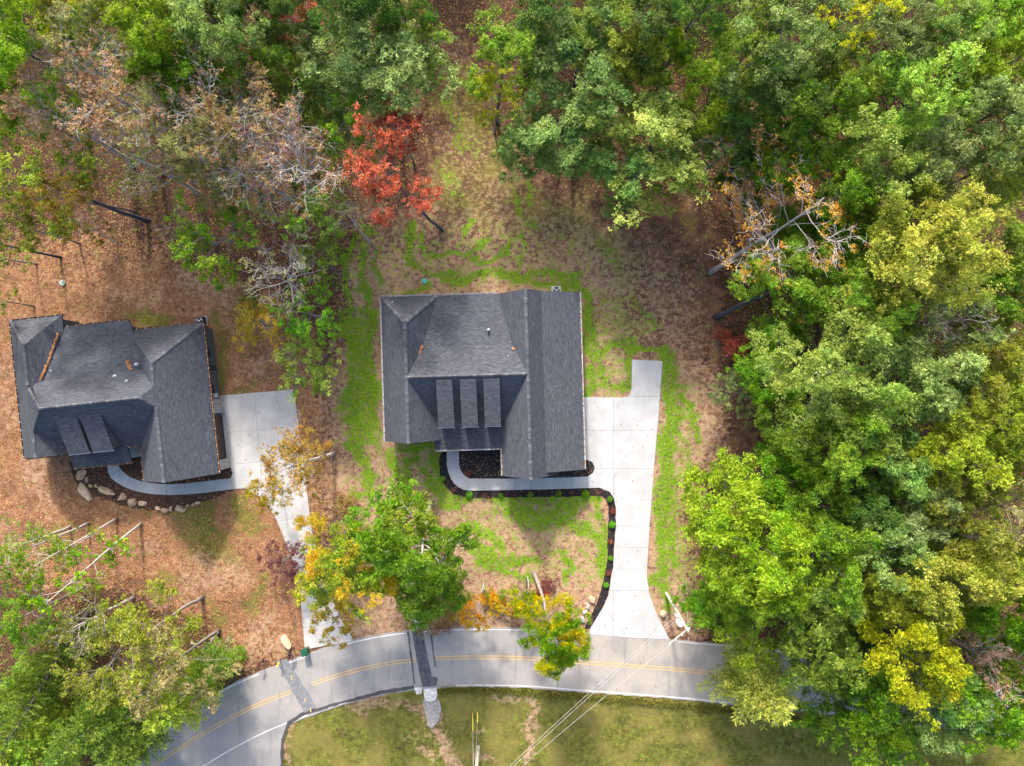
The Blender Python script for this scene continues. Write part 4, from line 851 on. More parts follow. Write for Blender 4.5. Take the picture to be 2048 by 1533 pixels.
WB, WR, WF = 'trees in the wood behind the houses', 'trees in the wood right of the driveway', 'trees in the lower left corner'
T = [
 # ---- top left
 ('oak', 'lime', 40, 95, 200, 22, 'large lime yellow tree in the top left corner', WB), ('oak', 'olive', 105, 5, 130, 20, 'dull olive tree cut by the top edge near the left corner', WB),
 ('loose', 'yellow', 160, 45, 110, 18, 'yellow tree just right of the top left lime tree', WB), ('loose', 'grey', 225, 50, 120, 20, 'dusty grey green tree between a yellow tree and a lime one, top left', WB),
 ('oak', 'lime', 315, 75, 150, 22, 'broad yellow green crown joined to a darker green tree, upper left', WB), ('oak', 'mint', 445, 75, 165, 22, 'rounded grey green tree right of the yellow green crown, upper left', WB),
 ('oak', 'green', 395, 165, 140, 18, 'mid green tree below the two tall rounded crowns, upper left', WB), ('oak', 'green', 330, 150, 110, 17, 'green tree under the yellow green crown, upper left', WB),
 ('sparse', 'taupe', 150, 105, 140, 20, 'grey half bare tree behind the lime tree, far upper left', WB), ('sparse', 'rust', 235, 190, 210, 19, 'wide half bare tree with pinkish brown leaves, upper left', WB),
 ('sparse', 'rust', 110, 235, 170, 18, 'half bare rusty brown tree above the olive tree at the left edge', WB), ('bare', 'rust', 190, 265, 170, 17, 'mostly bare tree with pale forked limbs, left of centre in the brown trees', WB),
 ('oak', 'green', 20, 200, 110, 17, 'green tree on the left edge below the lime tree', WB), ('loose', 'olive', 60, 345, 210, 19, 'broad olive tree on the left edge above the leafy yard', WB, (298, 444)),
 ('loose', 'amber', 130, 400, 120, 16, 'amber tinged tree below the broad olive tree, left edge', WB, (270, 425)), ('sparse', 'taupe', 375, 270, 190, 18, 'thin olive tree in the middle of the brown trees, upper left', WB),
 ('sparse', 'rust', 485, 255, 200, 20, 'wide tan brown half bare tree, upper left, beside the pale bare one', WB), ('loose', 'taupe', 430, 320, 150, 17, 'khaki tree below the tan half bare tree, upper left', WB),
 ('bare', 'rust', 600, 330, 200, 19, 'pale bare tree with white twigs left of the red oak', WB, (640, 405)), ('bare', 'taupe', 520, 350, 170, 17, 'bare grey limbed tree between khaki tree and pale bare tree', WB),
 ('bare', 'taupe', 250, 120, 150, 19, 'bare grey twigged tree below the dusty grey green one, upper left', WB), ('sparse', 'rust', 300, 240, 150, 17, 'pinkish brown thin tree right of the wide half bare one', WB), ('bare', 'taupe', 560, 260, 150, 18, 'bare grey tree above the pale white twigged one', WB), ('bare', 'pinkish', 130, 180, 170, 19, 'pinkish bare crown beside the lime tree, far upper left', WB), ('bare', 'rust', 430, 225, 180, 19, 'bare brown crown right of the green trees, upper left', WB), ('sparse', 'pinkish', 560, 310, 150, 17, 'mauve thin crown left of the pale bare tree', WB), ('bare', 'rust', 300, 330, 150, 15, 'bare pinkish tree above the brown leaf carpet, left', WB), ('loose', 'lime', 430, 470, 150, 13, 'yellow green small tree above the left house', WB, (540, 505)),
 ('bare', 'amber', 365, 455, 90, 11, 'bare amber twigged tree left of the small yellow green tree', WB), ('loose', 'bright', 625, 425, 110, 13, 'fresh green small tree below the pale bare tree', WB),
 ('bare', 'taupe', 570, 545, 150, 13, 'bare white limbed small tree between the two houses', WB, (600, 590)), ('loose', 'bright', 612, 625, 105, 9, 'bright green small tree between the two houses', WB),
 ('loose', 'green', 615, 735, 120, 7, 'green sapling beside the left driveway corner', WB), ('loose', 'amber', 520, 650, 100, 8, 'thin yellowish small tree right of the black air conditioner', WB),
 ('loose', 'green', 640, 520, 90, 9, 'thin green small tree above the bright green one', WB), ('oak', 'green', 540, 165, 110, 17, 'round green tree left of the big mint tree, upper left', WB), ('oak', 'dark', 575, 25, 130, 20, 'dark tree at the top edge left of the big mint tree', WB),
 ('sparse', 'red', 612, 60, 100, 17, 'small rusty red tree near the top edge left of the mint tree', WB), ('oak', 'green', 600, 180, 100, 15, 'dark green tree between the round green one and the mint tree', WB),
 ('oak', 'mint', 745, 120, 225, 17, 'big mint green tree left of the dirt gap in the wood', WB, (790, 225)), ('oak', 'mint', 690, 190, 140, 14, 'mint green tree under the big mint crown', WB, (775, 215)), ('loose', 'green', 835, 110, 110, 15, 'loose green tree at the left side of the dirt gap', WB, (805, 222)),
 ('loose', 'green', 695, 255, 110, 15, 'yellowish green tree above the red oak on its left', WB), ('oak', 'dark', 700, 15, 150, 20, 'dark green tree at the top edge behind the big mint crown', WB), ('oak', 'dark', 800, 0, 110, 20, 'dark tree at the top edge beside the dirt gap', WB),
 ('oak', 'dark', 480, -15, 150, 20, 'dark tree cut by the top edge, left of the centre', WB), ('loose', 'olive', 235, -15, 150, 20, 'olive tree cut by the top edge, upper left', WB), ('oak', 'olive', 370, -20, 140, 20, 'brownish olive tree cut by the top edge behind the lime crown', WB),
 ('loose', 'deepred', 800, 262, 100, 13, 'smaller dark red oak behind the bright red one', WB), ('loose', 'red', 788, 352, 165, 18, 'bright rust red oak with a bare blue grey trunk in the back yard', None, (884, 462)),
 ('bare', 'taupe', 690, 425, 100, 10, 'small dead grey tree left of the red oak foot', WB, (741, 487)), ('thin', 'olive', -60, 470, 120, 20, 'tall trunk leaning out over the left edge above the left house', WB, (124, 516)), ('thin', 'green', -30, 515, 80, 12, 'short thin trunk at the left edge above the left house', WB, (74, 529)),
 ('thin', 'olive', -40, 598, 70, 12, 'thin trunk at the left edge just behind the left house', WB, (68, 613)), ('bare', 'taupe', 160, 445, 50, 8, 'thin bare sapling on the brown leaves, upper left', WB, (236, 486)), ('loose', 'olive', 10, 440, 90, 16, 'sliver of an olive tree on the left edge above the leaning trunk', WB),
 # ---- top middle and right
 ('oak', 'green', 1005, 115, 130, 14, 'green tree right of the dirt gap with a crooked foot', WB, (995, 246)), ('loose', 'yellow', 985, 195, 85, 13, 'small yellowish tree above the crooked trunk', WB), ('oak', 'dark', 1085, 35, 150, 15, 'dark olive tree at the top edge right of the dirt gap', WB),
 ('oak', 'mint', 1150, 155, 190, 14, 'big silvery green tree at the back of the yard, upper crown', WB), ('oak', 'mint', 1120, 250, 170, 12, 'silvery green tree reaching over the back lawn', WB, (1145, 330)), ('oak', 'mint', 1050, 300, 105, 10, 'small silvery tree leaning over the back lawn', WB, (1120, 335)), ('oak', 'green', 1190, 60, 140, 15, 'mid green tree at the top edge above the silvery tree', WB),
 ('oak', 'olive', 1275, 125, 130, 14, 'olive yellow tree between the silvery tree and the mint giant', WB), ('oak', 'dark', 1290, 30, 160, 17, 'bluish dark green tree at the top edge', WB), ('oak', 'lime', 1345, 110, 80, 14, 'narrow yellow green tree below the bluish dark tree', WB),
 ('oak', 'pale', 1310, 275, 230, 13, 'broad light green tree with a visible leaning trunk behind the yard', WB, (1244, 396)), ('oak', 'mint', 1245, 335, 130, 10.5, 'lower light green tree at the yard edge under the broad one', WB, (1255, 390)), ('oak', 'lime', 1425, 195, 160, 13, 'bright yellow green tree right of the broad light green tree', WB), ('loose', 'dark', 1455, 290, 130, 12, 'dark shaded tree under the bright yellow green one', WB),
 ('oak', 'mint', 1545, 70, 210, 23, 'mint green giant at the top edge, right of centre', WB), ('oak', 'green', 1480, 120, 120, 19, 'green tree on the left flank of the mint giant', WB), ('oak', 'dark', 1560, 190, 170, 17, 'dark green tree below the mint giant', WB), ('loose', 'yellow', 1705, 50, 110, 20, 'yellow green tree at the top edge right of the mint giant', WB), ('oak', 'dark', 1640, 130, 120, 16, 'shaded dark tree between mint giant and dusty trees', WB),
 ('oak', 'grey', 1790, 80, 150, 20, 'dusty grey green tree near the top edge, right', WB), ('oak', 'mint', 1880, 85, 120, 20, 'blue green round tree right of the dusty one', WB), ('oak', 'bright', 1975, 25, 140, 20, 'fresh green tree in the top right corner', WB), ('oak', 'lime', 2000, 130, 160, 20, 'yellow lime tree at the right edge near the top', WR), ('oak', 'dark', 1390, 20, 120, 20, 'dark tree at the top edge left of the mint giant', WB),
 ('oak', 'green', 1630, 250, 170, 18, 'mid green tree above the orange half bare tree', WR), ('oak', 'lime', 1680, 195, 120, 17, 'yellow tipped green tree in the upper right wood', WR), ('oak', 'pale', 1810, 215, 190, 21, 'large pale green tree in the upper right wood', WR), ('oak', 'pale', 1760, 320, 170, 19, 'pale green tree below the large pale one', WR), ('oak', 'grey', 1850, 330, 150, 19, 'grey green tree right of two pale green ones', WR),
 ('oak', 'grey', 1965, 235, 170, 20, 'dusty green tree at the right edge below the yellow lime one', WR), ('oak', 'lime', 1915, 160, 120, 18, 'yellow green tree between the pale giant and the right edge', WR), ('oak', 'pale', 2015, 320, 140, 19, 'light green tree on the right edge, upper third', WR), ('cedar', 'cedaryel', 1985, 390, 170, 17, 'feathery light green cedar at the right edge', WR), ('bare', 'taupe', 1890, 400, 90, 17, 'bare pinkish twigs left of the feathery cedar', WR), ('oak', 'green', 1690, 400, 140, 17, 'green tree right of the orange half bare tree', WR),
 ('orangebare', 'orange', 1595, 425, 330, 17, 'half bare orange leaved tree with a pale leaning trunk', None, (1421, 545)), ('oak', 'bright', 1580, 570, 180, 13, 'bright green tree with a long grey trunk right of the yard', WR, (1432, 635)), ('oak', 'bright', 1670, 590, 150, 15, 'bright green tree right of the one with the long grey trunk', WR), 
 ('oak', 'olive', 1800, 450, 170, 20, 'olive tree above the golden olive giant', WR), ('oak', 'oliveyel', 1850, 520, 220, 22, 'golden olive giant in the right wood', WR), ('oak', 'green', 1750, 500, 130, 17, 'green tree left of the golden olive giant', WR), ('oak', 'green', 2020, 500, 140, 19, 'green tree on the right edge beside the golden olive giant', WR), ('loose', 'grey', 1905, 645, 170, 18, 'thin grey shadowed tree below the golden olive giant', WR), ('bare', 'taupe', 1870, 650, 130, 17, 'bare brown twigged tree below the golden olive giant', WR), ('oak', 'green', 1990, 600, 150, 18, 'green tree right of the thin grey one', WR),
 ('oak', 'green', 1740, 645, 150, 16, 'mid green tree between bright green tree and thin grey tree', WR), ('oak', 'bright', 1555, 690, 110, 10, 'low bright green tree at the wood edge', WR), ('oak', 'bright', 1540, 760, 110, 10, 'bright green low tree left of the pale yellow giant', WR), ('oak', 'pale', 1670, 745, 220, 20, 'pale yellow green giant right of the driveway', WR), ('oak', 'pale', 1740, 820, 170, 19, 'pale tree fused to the lower right of the pale yellow giant', WR), ('oak', 'mint', 1835, 770, 180, 19, 'light green tree right of the pale yellow giant', WR), ('oak', 'olive', 1910, 760, 140, 18, 'olive tree right of the light green one, right wood', WR),
 ('oak', 'olive', 2010, 720, 150, 19, 'olive tree on the right edge, middle height', WR), ('oak', 'oliveyel', 1985, 840, 180, 20, 'golden tree at the right edge, middle height', WR), ('oak', 'green', 1610, 860, 150, 14, 'dark green tree below the pale yellow giant', WR), ('loose', 'grey', 1480, 785, 85, 6, 'grey green shrubby tree at the lawn edge right of the driveway', WR), ('oak', 'green', 1700, 900, 160, 18, 'green tree below the pale twin giants', WR), ('oak', 'mint', 1790, 930, 150, 18, 'silvery green tree in the middle of the right wood', WR), ('oak', 'oliveyel', 1880, 910, 160, 20, 'golden olive tree above a bare white limb, right wood', WR),
 ('oak', 'bright', 1570, 965, 130, 12, 'vivid green low tree above the lime trees, right wood', WR), ('oak', 'green', 1640, 1010, 140, 15, 'green tree right of the vivid low tree', WR), ('oak', 'dark', 1720, 1010, 150, 16, 'dark green tree in the shaded middle of the right wood', WR), ('oak', 'olive', 1960, 940, 140, 18, 'brownish olive tree near the right edge, lower half', WR), ('sparse', 'taupe', 2010, 1010, 140, 19, 'half bare tree on the right edge, lower half', WR), ('oak', 'grey', 1830, 1040, 150, 18, 'dusty tree left of the half bare tree, right wood', WR),
 ('oak', 'lime', 1450, 1025, 180, 15, 'lime tree leaning over the lawn right of the driveway', WR), ('oak', 'lime', 1540, 1100, 190, 19, 'large lime tree in the lower right wood', WR), ('oak', 'green', 1640, 1110, 150, 18, 'green tree right of the large lime tree', WR), ('oak', 'mint', 1760, 1090, 160, 19, 'grey green tree, lower right wood', WR), ('oak', 'olive', 1910, 1070, 170, 19, 'olive tree, lower right, near the edge', WR), ('oak', 'oliveyel', 1990, 1130, 170, 20, 'golden olive tree at the right edge, lower right', WR), ('oak', 'lime', 1480, 1140, 140, 15, 'lime tree left of the large lime tree, lower right wood', WR),
 ('oak', 'lime', 1510, 1200, 160, 13, 'yellow green tree above the roadside cedar', WR), ('oak', 'pale', 1630, 1195, 170, 16, 'pale green tree above the hidden road', WR), ('oak', 'oliveyel', 1740, 1170, 150, 18, 'golden tree left of the yellow giant', WR), ('oak', 'oliveyel', 1880, 1170, 170, 20, 'golden olive tree above the yellow giant', WR), ('oak', 'yellow', 1805, 1290, 210, 20, 'yellow giant overhanging the road, lower right', WR), ('oak', 'green', 1640, 1300, 150, 16, 'green tree by the road between cedar and yellow giant', WR), ('oak', 'bright', 1440, 1200, 110, 9, 'low green tree right of the near utility pole', WR),
 ('cedar', 'cedaryel', 1508, 1362, 235, 14, 'feathery yellow green cedar leaning over the road', None), ('bare', 'pinkish', 1955, 1310, 140, 17, 'pinkish half dead tree, lower right', WR), ('sparse', 'pinkish', 1960, 1300, 110, 16, 'pinkish brown leafed tree entangled with the half dead one', WR), ('oak', 'green', 2015, 1240, 150, 18, 'green tree on the right edge above the pinkish tree', WR), ('oak', 'green', 1760, 1422, 180, 15, 'big green tree on the lawn side of the road, lower right', WR), ('oak', 'mint', 1850, 1400, 170, 15, 'grey green tree right of the big roadside green tree', WR), ('oak', 'green', 1990, 1400, 170, 16, 'green tree in the lower right corner', WR), ('oak', 'lime', 2030, 1350, 120, 17, 'yellow green tree on the right edge near the lower corner', WR),
 ('oak', 'green', 1590, 325, 140, 14, 'green tree right above the orange half bare tree', WR), ('oak', 'green', 1700, 480, 120, 14, 'green tree below right of the orange half bare tree', WR),
 ('oak', 'green', 1600, 480, 140, 9, 'low green tree under the orange half bare crown', WR), ('oak', 'dark', 1500, 345, 110, 10, 'low dark tree left above the orange half bare crown', WR),
 ('oak', 'green', 1690, 1385, 160, 14, 'green tree covering the road left of the yellow giant foot', WR), ('oak', 'mint', 1900, 1370, 150, 15, 'grey green tree covering the road below the pinkish tree', WR), ('oak', 'dark', 1700, 1290, 120, 13, 'dark green tree between pale tree and yellow giant', WR),
 # ---- front yards
 ('oak', 'goldgreen', 1115, 1268, 140, 11, 'upper of two orange tipped green trees beside the road, with a leaning trunk', None, (1068, 1146)), ('loose', 'gold', 955, 1220, 80, 5.5, 'small golden orange tree on the bank above the road', None, (966, 1170)), ('oak', 'yellow', 1045, 1203, 55, 4.5, 'small pure yellow tree on the bank above the road', None, (1053, 1158)), ('loose', 'yellow', 1062, 1232, 40, 3.5, 'tiny yellow tree beside the orange tipped trees', None),
 ('oak', 'green', 845, 1112, 185, 16, 'large green tree with a forked pale trunk in the front yard', None, (861, 1001)), ('oak', 'bright', 785, 1065, 150, 13, 'rounded yellow green tree left of the forked trunk', 'front yard trees', (862, 1003)), ('oak', 'bright', 855, 1195, 130, 11, 'lower dark green tree above the concrete culvert end', 'front yard trees'), ('oak', 'goldgreen', 680, 1120, 175, 14, 'green and golden tree over the left driveway', None, (703, 1050)), ('loose', 'yellow', 640, 1170, 110, 11, 'yellow tree drooping over the left driveway', 'front yard trees'), ('loose', 'amber', 670, 1245, 90, 8, 'thin brownish tree by the mouth of the left driveway', 'front yard trees'),
 ('sparse', 'amber', 580, 940, 160, 13, 'thin yellow brown tree overhanging the left concrete apron', None, (668, 907)), ('loose', 'amber', 600, 915, 110, 12, 'denser mustard tree at the right side of the left apron', 'front yard trees', (664, 910)), ('loose', 'amber', 530, 985, 75, 7, 'small mustard tree at the inner corner of the left driveway', 'front yard trees'), ('loose', 'plum', 565, 1125, 85, 4, 'purple leaved bush tree left of the left driveway', None),
 ('oak', 'goldgreen', 755, 1130, 130, 12, 'golden and green tree filling the gap between the two front trees', 'front yard trees'),
 ('oak', 'green', 870, 1150, 130, 11, 'low green tree right under the forked trunk crown', 'front yard trees'), ('oak', 'lime', 815, 1050, 110, 13, 'yellow green crown just left of the forked pale trunk', 'front yard trees'),
 ('oak', 'goldgreen', 1118, 1285, 115, 9, 'lower of two orange tipped green trees hanging over the road', 'front yard trees'),
 # ---- lower left
 ('thin', 'lime', 150, 1160, 130, 15, 'tall pale slender tree leaning down left from the yard, rightmost of three', WF, (283, 1047)), ('thin', 'lime', 95, 1115, 110, 14, 'slender tree with yellow green tufts, middle of three leaning ones', WF, (234, 1037)), ('thin', 'green', 30, 1105, 110, 15, 'slender tree at the left edge, leftmost of three leaning ones', WF, (180, 1045)), ('sparse', 'lime', 30, 1090, 110, 12, 'yellow green tree on the left edge below the left house', WF),
 ('loose', 'green', 40, 1235, 150, 14, 'green tree on the left edge above the cedars', WF), ('loose', 'olive', 285, 1275, 190, 14, 'wide dull olive tree with grey twigs, lower left', WF, (405, 1195)), ('loose', 'taupe', 330, 1340, 190, 14, 'khaki brown tree above the road bend', WF, (437, 1264)), ('loose', 'olive', 215, 1330, 150, 13, 'dull olive tree left of the khaki brown one', WF, (270, 1248)), ('cedar', 'cedar', 110, 1330, 190, 14, 'green cedar at the left, upper of the cedar group', WF, (182, 1213)), ('cedar', 'cedar', 40, 1390, 190, 15, 'green cedar on the left edge near the bottom', WF),
 ('cedar', 'cedaryel', 90, 1470, 230, 16, 'pale green cedar in the lower left corner', WF), ('cedar', 'cedar', 205, 1440, 210, 15, 'broad green cedar at the bottom left of the road', WF), ('cedar', 'cedaryel', 372, 1385, 200, 13, 'yellow green cedar overhanging the road bend', WF), ('cedar', 'cedar', 425, 1332, 120, 10, 'small green cedar by the mailboxes at the bend', WF), ('oak', 'bright', 20, 1510, 120, 14, 'fresh green tree in the very bottom left corner', WF), ('cedar', 'cedar', 265, 1495, 150, 14, 'cedar at the bottom edge beside the road', WF), ('sparse', 'olive', 170, 1250, 130, 12, 'grey green tree between the slender trees and the cedars', WF),
]
for t in T:
    kind, col, cx, cy, d, h, lab, grp = t[:8]; base = t[8] if len(t) > 8 else None
    bark = 'bark_pale' if kind in ('bare', 'orangebare') or (kind == 'sparse' and base != (415, 1187)) else 'bark_grey' if kind in ('loose', 'thin', 'sparse') else 'bark'
    if col == 'red' and h == 18 or (base == (1432, 635)): bark = 'bark_dark'
    if base == (1068, 1146): bark = 'bark_grey'
    if kind == 'thin' and grp == WF: bark = 'bark_pale'
    if base == (861, 1001): bark = 'bark_pale'
    if base == (124, 516) or base == (298, 444): bark = 'bark_dark'
    tree(kind, col, cx, cy, d, h, lab, base, bark, grp)

# ------------------------------------------------------------------ garden shrubs
def shrub_mesh(seed, rad=.42, nl=420, size=.10):
    r = np.random.default_rng(seed); g = r.normal(size=(nl, 3)); g /= np.linalg.norm(g, axis=1)[:, None]; g[:, 2] = np.abs(g[:, 2]) * .9; g *= (rad * r.uniform(.6, 1.0, nl) ** .5)[:, None]
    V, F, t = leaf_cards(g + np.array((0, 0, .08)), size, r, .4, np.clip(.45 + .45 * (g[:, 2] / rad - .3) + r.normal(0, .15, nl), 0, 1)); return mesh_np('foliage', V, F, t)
SH = [shrub_mesh(s) for s in (1, 2, 3)]; SR = [shrub_mesh(s, .36, 130, .09) for s in (4, 5)]
for me_ in SH + SR: me_.materials.append(MAT['shrub'])
stem_m = MB()
for k in range(5): stem_m.tube([(0, 0, -.03), (.12 * math.cos(k * 1.3), .12 * math.sin(k * 1.3), .2), (.26 * math.cos(k * 1.3 + .2), .26 * math.sin(k * 1.3 + .2), .36)], [.014, .010, .005], 4)
stem_me = stem_m.mesh('stems'); stem_me.materials.append(MAT['bark_grey'])
def shrub(name, me_, x, y, sc, col, label, grp, z=.04):
    p = P(x, y); r = empty(name, (p.x, p.y, z), RNG.random() * 6); r.scale = (sc, sc, sc); tag(r, label, 'shrub', grp)
    f = bpy.data.objects.new('foliage', me_); COL.objects.link(f); f.parent = r; f.material_slots[0].link = 'OBJECT'; f.material_slots[0].material = MAT[col]
    s = bpy.data.objects.new('stems', stem_me); COL.objects.link(s); s.parent = r
order = ['first', 'second', 'third', 'fourth', 'fifth', 'sixth', 'seventh', 'eighth', 'ninth', 'tenth', 'eleventh']
for i, (x, y) in enumerate([(885.8, 957.7), (938.5, 989.3), (1002, 991.3), (1060.8, 989), (1116.3, 986.6), (1170.5, 987.3), (1219.4, 999), (1223.7, 1049.5), (1221, 1116.3), (1212, 1170)]):
    shrub('green_shrub', SH[i % 3], x, y, [.78, 1.0, .72, .9, 1.0, 1.08, .86, 1.04, .74, .82][i], 'green' if i in (3, 4) else 'shrub', '%s round green shrub of the black mulch bed counting from the porch' % order[i], 'green shrubs in the mulch bed')
for i, (x, y) in enumerate([(908, 979), (969.8, 990.8), (1029.5, 990.4), (1143, 985), (1195.5, 985), (1225.6, 1021.7), (1221, 1083), (1216, 1145)]):
    shrub('red_shrub', SR[i % 2], x, y, 1.0, 'plum' if i < 5 else 'deepred', '%s small dark red shrub of the black mulch bed counting from the porch' % order[i], 'red shrubs in the mulch bed')
shrub('red_shrub', SR[0], 938, 947, .9, 'deepred', 'small red shrub in the inner black bed near the walkway bend', None); shrub('red_shrub', SR[1], 1000.6, 946, 1.0, 'rust', 'small rusty shrub against the gable wall in the inner bed', None)
# bushes on the bank and at the wood edge
for i, (k, col, x, y, d, h, lab) in enumerate([
    ('bush', 'green', 939, 1193, 20, 1.3, 'round green bush left of the small golden tree'), ('bush', 'green', 972, 1192, 20, 1.3, 'green bush right beside the golden tree stem'), ('bush', 'green', 1004, 1190, 22, 1.4, 'green bush between golden and yellow small trees'),
    ('bush', 'green', 1067, 1192, 22, 1.4, 'green bush right of the small yellow tree'), ('bush', 'plum', 1098, 1168, 38, .9, 'dark red brush right of the leaning pale trunk on the bank'), ('bush', 'orange', 990, 1205, 45, 1.1, 'low orange bush beside the golden tree'), ('bush', 'rust', 870, 1230, 90, 1.0, 'low rusty brush above the road edge'),
    ('bush', 'red', 1470, 690, 55, 1.6, 'reddish bush at the edge of the right wood'), ('bush', 'deepred', 1450, 670, 35, 1.4, 'small dark red bush above the reddish bush'), ('bush', 'bright', 1255, 392, 45, 1.6, 'green bush at the foot of the broad light green tree'),
    ('bush', 'plum', 1615, 900, 70, 2.0, 'dark red brush in a gap of the right wood'), ('bush', 'bright', 480, 1302, 20, 1.0, 'small bright bush left of the boulder by the mailboxes'), ('bush', 'bright', 1435, 950, 60, 1.8, 'sparse green bush at the end of the right lawn'), ('bush', 'dark', 1420, 1245, 60, 2.0, 'dark bush beside the road right of the near pole'), ('bush', 'green', 460, 1330, 60, 1.6, 'green roadside bush beside the maroon mailbox'), ('bush', 'rust', 690, 1010, 55, 1.0, 'dry brown brush between the two yards'), ('bush', 'olive', 505, 610, 60, 1.8, 'olive brush right of the left house rear')]):
    tree(k, col, x, y, d, h, lab)
for col, x, y, d, h, lab in (('gold', 930, 1208, 30, 1.6, 'gold bush left under the small golden tree'), ('orange', 1012, 1214, 34, 1.5, 'orange brown bush beside the blue grey stone'), ('amber', 1034, 1226, 30, 1.3, 'mustard bush below the small yellow tree'), ('deepred', 1080, 1190, 30, 1.2, 'red bush beside the leaning pale trunk'), ('gold', 985, 1196, 26, 1.5, 'gold bush right of the golden tree stem'), ('yellow', 1075, 1222, 26, 1.2, 'yellow bush at the left of the orange tipped trees'), ('amber', 905, 1232, 40, .8, 'low tan bush left end of the bank')):
    tree('bush', col, x, y, d, h, lab)

# ------------------------------------------------------------------ boulders
MAT['rock'] = toned('tan_sandstone', (.24, .13, .07), (.60, .44, .29), .95, 1.0, 2.6, .6); MAT['rock_grey'] = toned('grey_stone', (.20, .19, .18), (.48, .45, .42), .95, .8, 2.2, .5)
def boulder(x, y, lx, ly, h, rz, label, mat='rock', seed=0, grp='boulders round the left mulch bed'):
    r = random.Random(seed); bm = bmesh.new(); bmesh.ops.create_icosphere(bm, subdivisions=3, radius=1.0)
    planes = [(Vector((r.gauss(0, 1), r.gauss(0, 1), r.gauss(.1, .7))).normalized(), r.uniform(.45, .85)) for _ in range(12)] + [(Vector((r.gauss(0, .15), r.gauss(0, .15), 1)).normalized(), .6)]
    for v in bm.verts:
        for nn, d in planes:
            e = v.co.dot(nn) - d
            if e > 0: v.co -= nn * e * .92
        v.co *= 1 + r.gauss(0, .02)
    for v in bm.verts: v.co = Vector((v.co.x * lx / 2 * 1.15, v.co.y * ly / 2 * 1.15, v.co.z * h * 1.25))
    me_ = bpy.data.meshes.new('boulder'); bm.to_mesh(me_); bm.free(); a = me_.attributes.new('tone', 'FLOAT', 'POINT'); tn = r.uniform(.35, .75); a.data.foreach_set('value', np.array([tn + r.gauss(0, .08) for _ in me_.vertices], dtype=np.float32))
    p = P(x, y); o = link('boulder', me_, None, MAT[mat]); o.location = (p.x, p.y, h * .25); o.rotation_euler = (0, 0, math.radians(rz)); tag(o, label, 'boulder', grp); return o
k_ = 1 / 17.5
BL = [(164, 949, 28, 16, 50, 'upper long tan boulder at the left end of the left bed'), (168, 984, 46, 18, -55, 'longest tan boulder, slanting, at the left end of the left bed'), (174, 960, 8, 14, 0, 'small boulder right of the upper long one'), (183, 972, 9, 9, 20, 'small boulder behind the slanting long one'), (193, 971, 8, 12, 0, 'small reddish boulder beside the walkway side of the long one'),
      (217, 983, 42, 16, -22, 'flat brown boulder half way along the left bed'), (246, 994, 20, 15, 15, 'boulder between the flat brown and the round pale one'), (265, 1004, 23, 17, 0, 'round pale boulder under the left walkway bend'), (287, 1007, 18, 14, -25, 'tan boulder right of the round pale one'), (316, 1017, 12, 8, 0, 'small pale boulder starting the right row'), (331, 1020, 20, 12, -5, 'pale flat boulder in the right row'),
      (342, 1018, 8, 12, 10, 'narrow tan boulder wedged between two flat ones'), (361, 1018, 28, 16, 0, 'largest pale boulder in the right row'), (376, 1012, 9, 8, 0, 'little boulder right of the largest pale one'), (386, 1010, 11, 8, 20, 'brown little boulder near the end of the right row'), (396, 1006, 12, 8, 20, 'last small boulder at the end of the right row')]
for i, (x, y, a, b, rz, lab) in enumerate(BL): boulder(x, y, a * k_, b * k_, .28 if a < 20 else .42, rz, lab, 'rock', 40 + i)
boulder(1183.5, 1198, 1.15, .72, .3, -30, 'flat tan boulder left of the driveway mouth', 'rock', 81, None); boulder(1327, 1226, 1.0, .8, .4, -40, 'ochre boulder right of the driveway mouth', 'rock', 82, None); boulder(571, 1283, 2.0, .95, .5, -55, 'big tan boulder by the mailboxes', 'rock', 83, None)
boulder(1360, 1207, 1.0, .6, .2, 50, 'brown boulder behind the near utility pole', 'rock', 84, None)
for i, (x, y, s_, lab) in enumerate([(1006, 1223, .5, 'blue grey stone on the bank below the yellow tree'), (1022, 1206, .55, 'pale stone beside the small yellow tree'), (1086, 1214, .6, 'whitish stone beside the leaning pale trunk'), (930, 1202, .5, 'grey stone left of the golden tree'), (1394, 482, .3, 'single white stone in the right dirt patch'), (1170, 1225, .55, 'grey stone beside the lower mulch bed'), (1176, 1215, .45, 'pale stone above the grey one by the mulch bed'), (1165, 1240, .6, 'broken grey stone at the end of the mulch bed')]): boulder(x, y, s_ * 1.2, s_, s_ * .5, i * 40, lab, 'rock_grey', 90 + i, 'grey stones on the road bank')

# ------------------------------------------------------------------ culvert, lids, bin, mailboxes
m = MB(); a, b = P(822, 1229), P(839, 1231); c_, d_ = P(843, 1256), P(825, 1259); m.v = []
def headwall(px, z, label):
    o = flat_poly('culvert_headwall', px, z, MAT['sandconc'], None, z + .3, rag=.02); tag(o, label, 'culvert'); return o
MAT['sandconc'] = plain('weathered_concrete', (.56, .52, .47), .9, 0, .25, 3.0, .4)
headwall([(823, 1230), (837, 1228), (843, 1257), (826, 1258)], .14, 'pale concrete culvert end above the dark road patch')
headwall([(847, 1378), (872, 1376), (876, 1390), (871, 1400), (861, 1404), (850, 1400)], .10, 'pale broken concrete culvert end below the dark road patch'); headwall([(829, 1377), (844, 1376), (843, 1387), (833, 1389)], .09, 'small broken concrete block left of the lower culvert end')
def lid(x, y, r_, col, label):
    p = P(x, y); m = MB(); m.lathe([(r_, -.05), (r_, .05), (r_ * .93, .075), (r_ * .2, .085), (.02, .09)], 24, (0, 0, 0)); root = empty('septic_lid', (p.x, p.y, ground_z(p.x, p.y) + .02)); m.build('cover', col, root); m = MB(); m.box(-.12, .12, -.02, .02, .085, .11); m.build('handle', col, root); tag(root, label, 'lid')
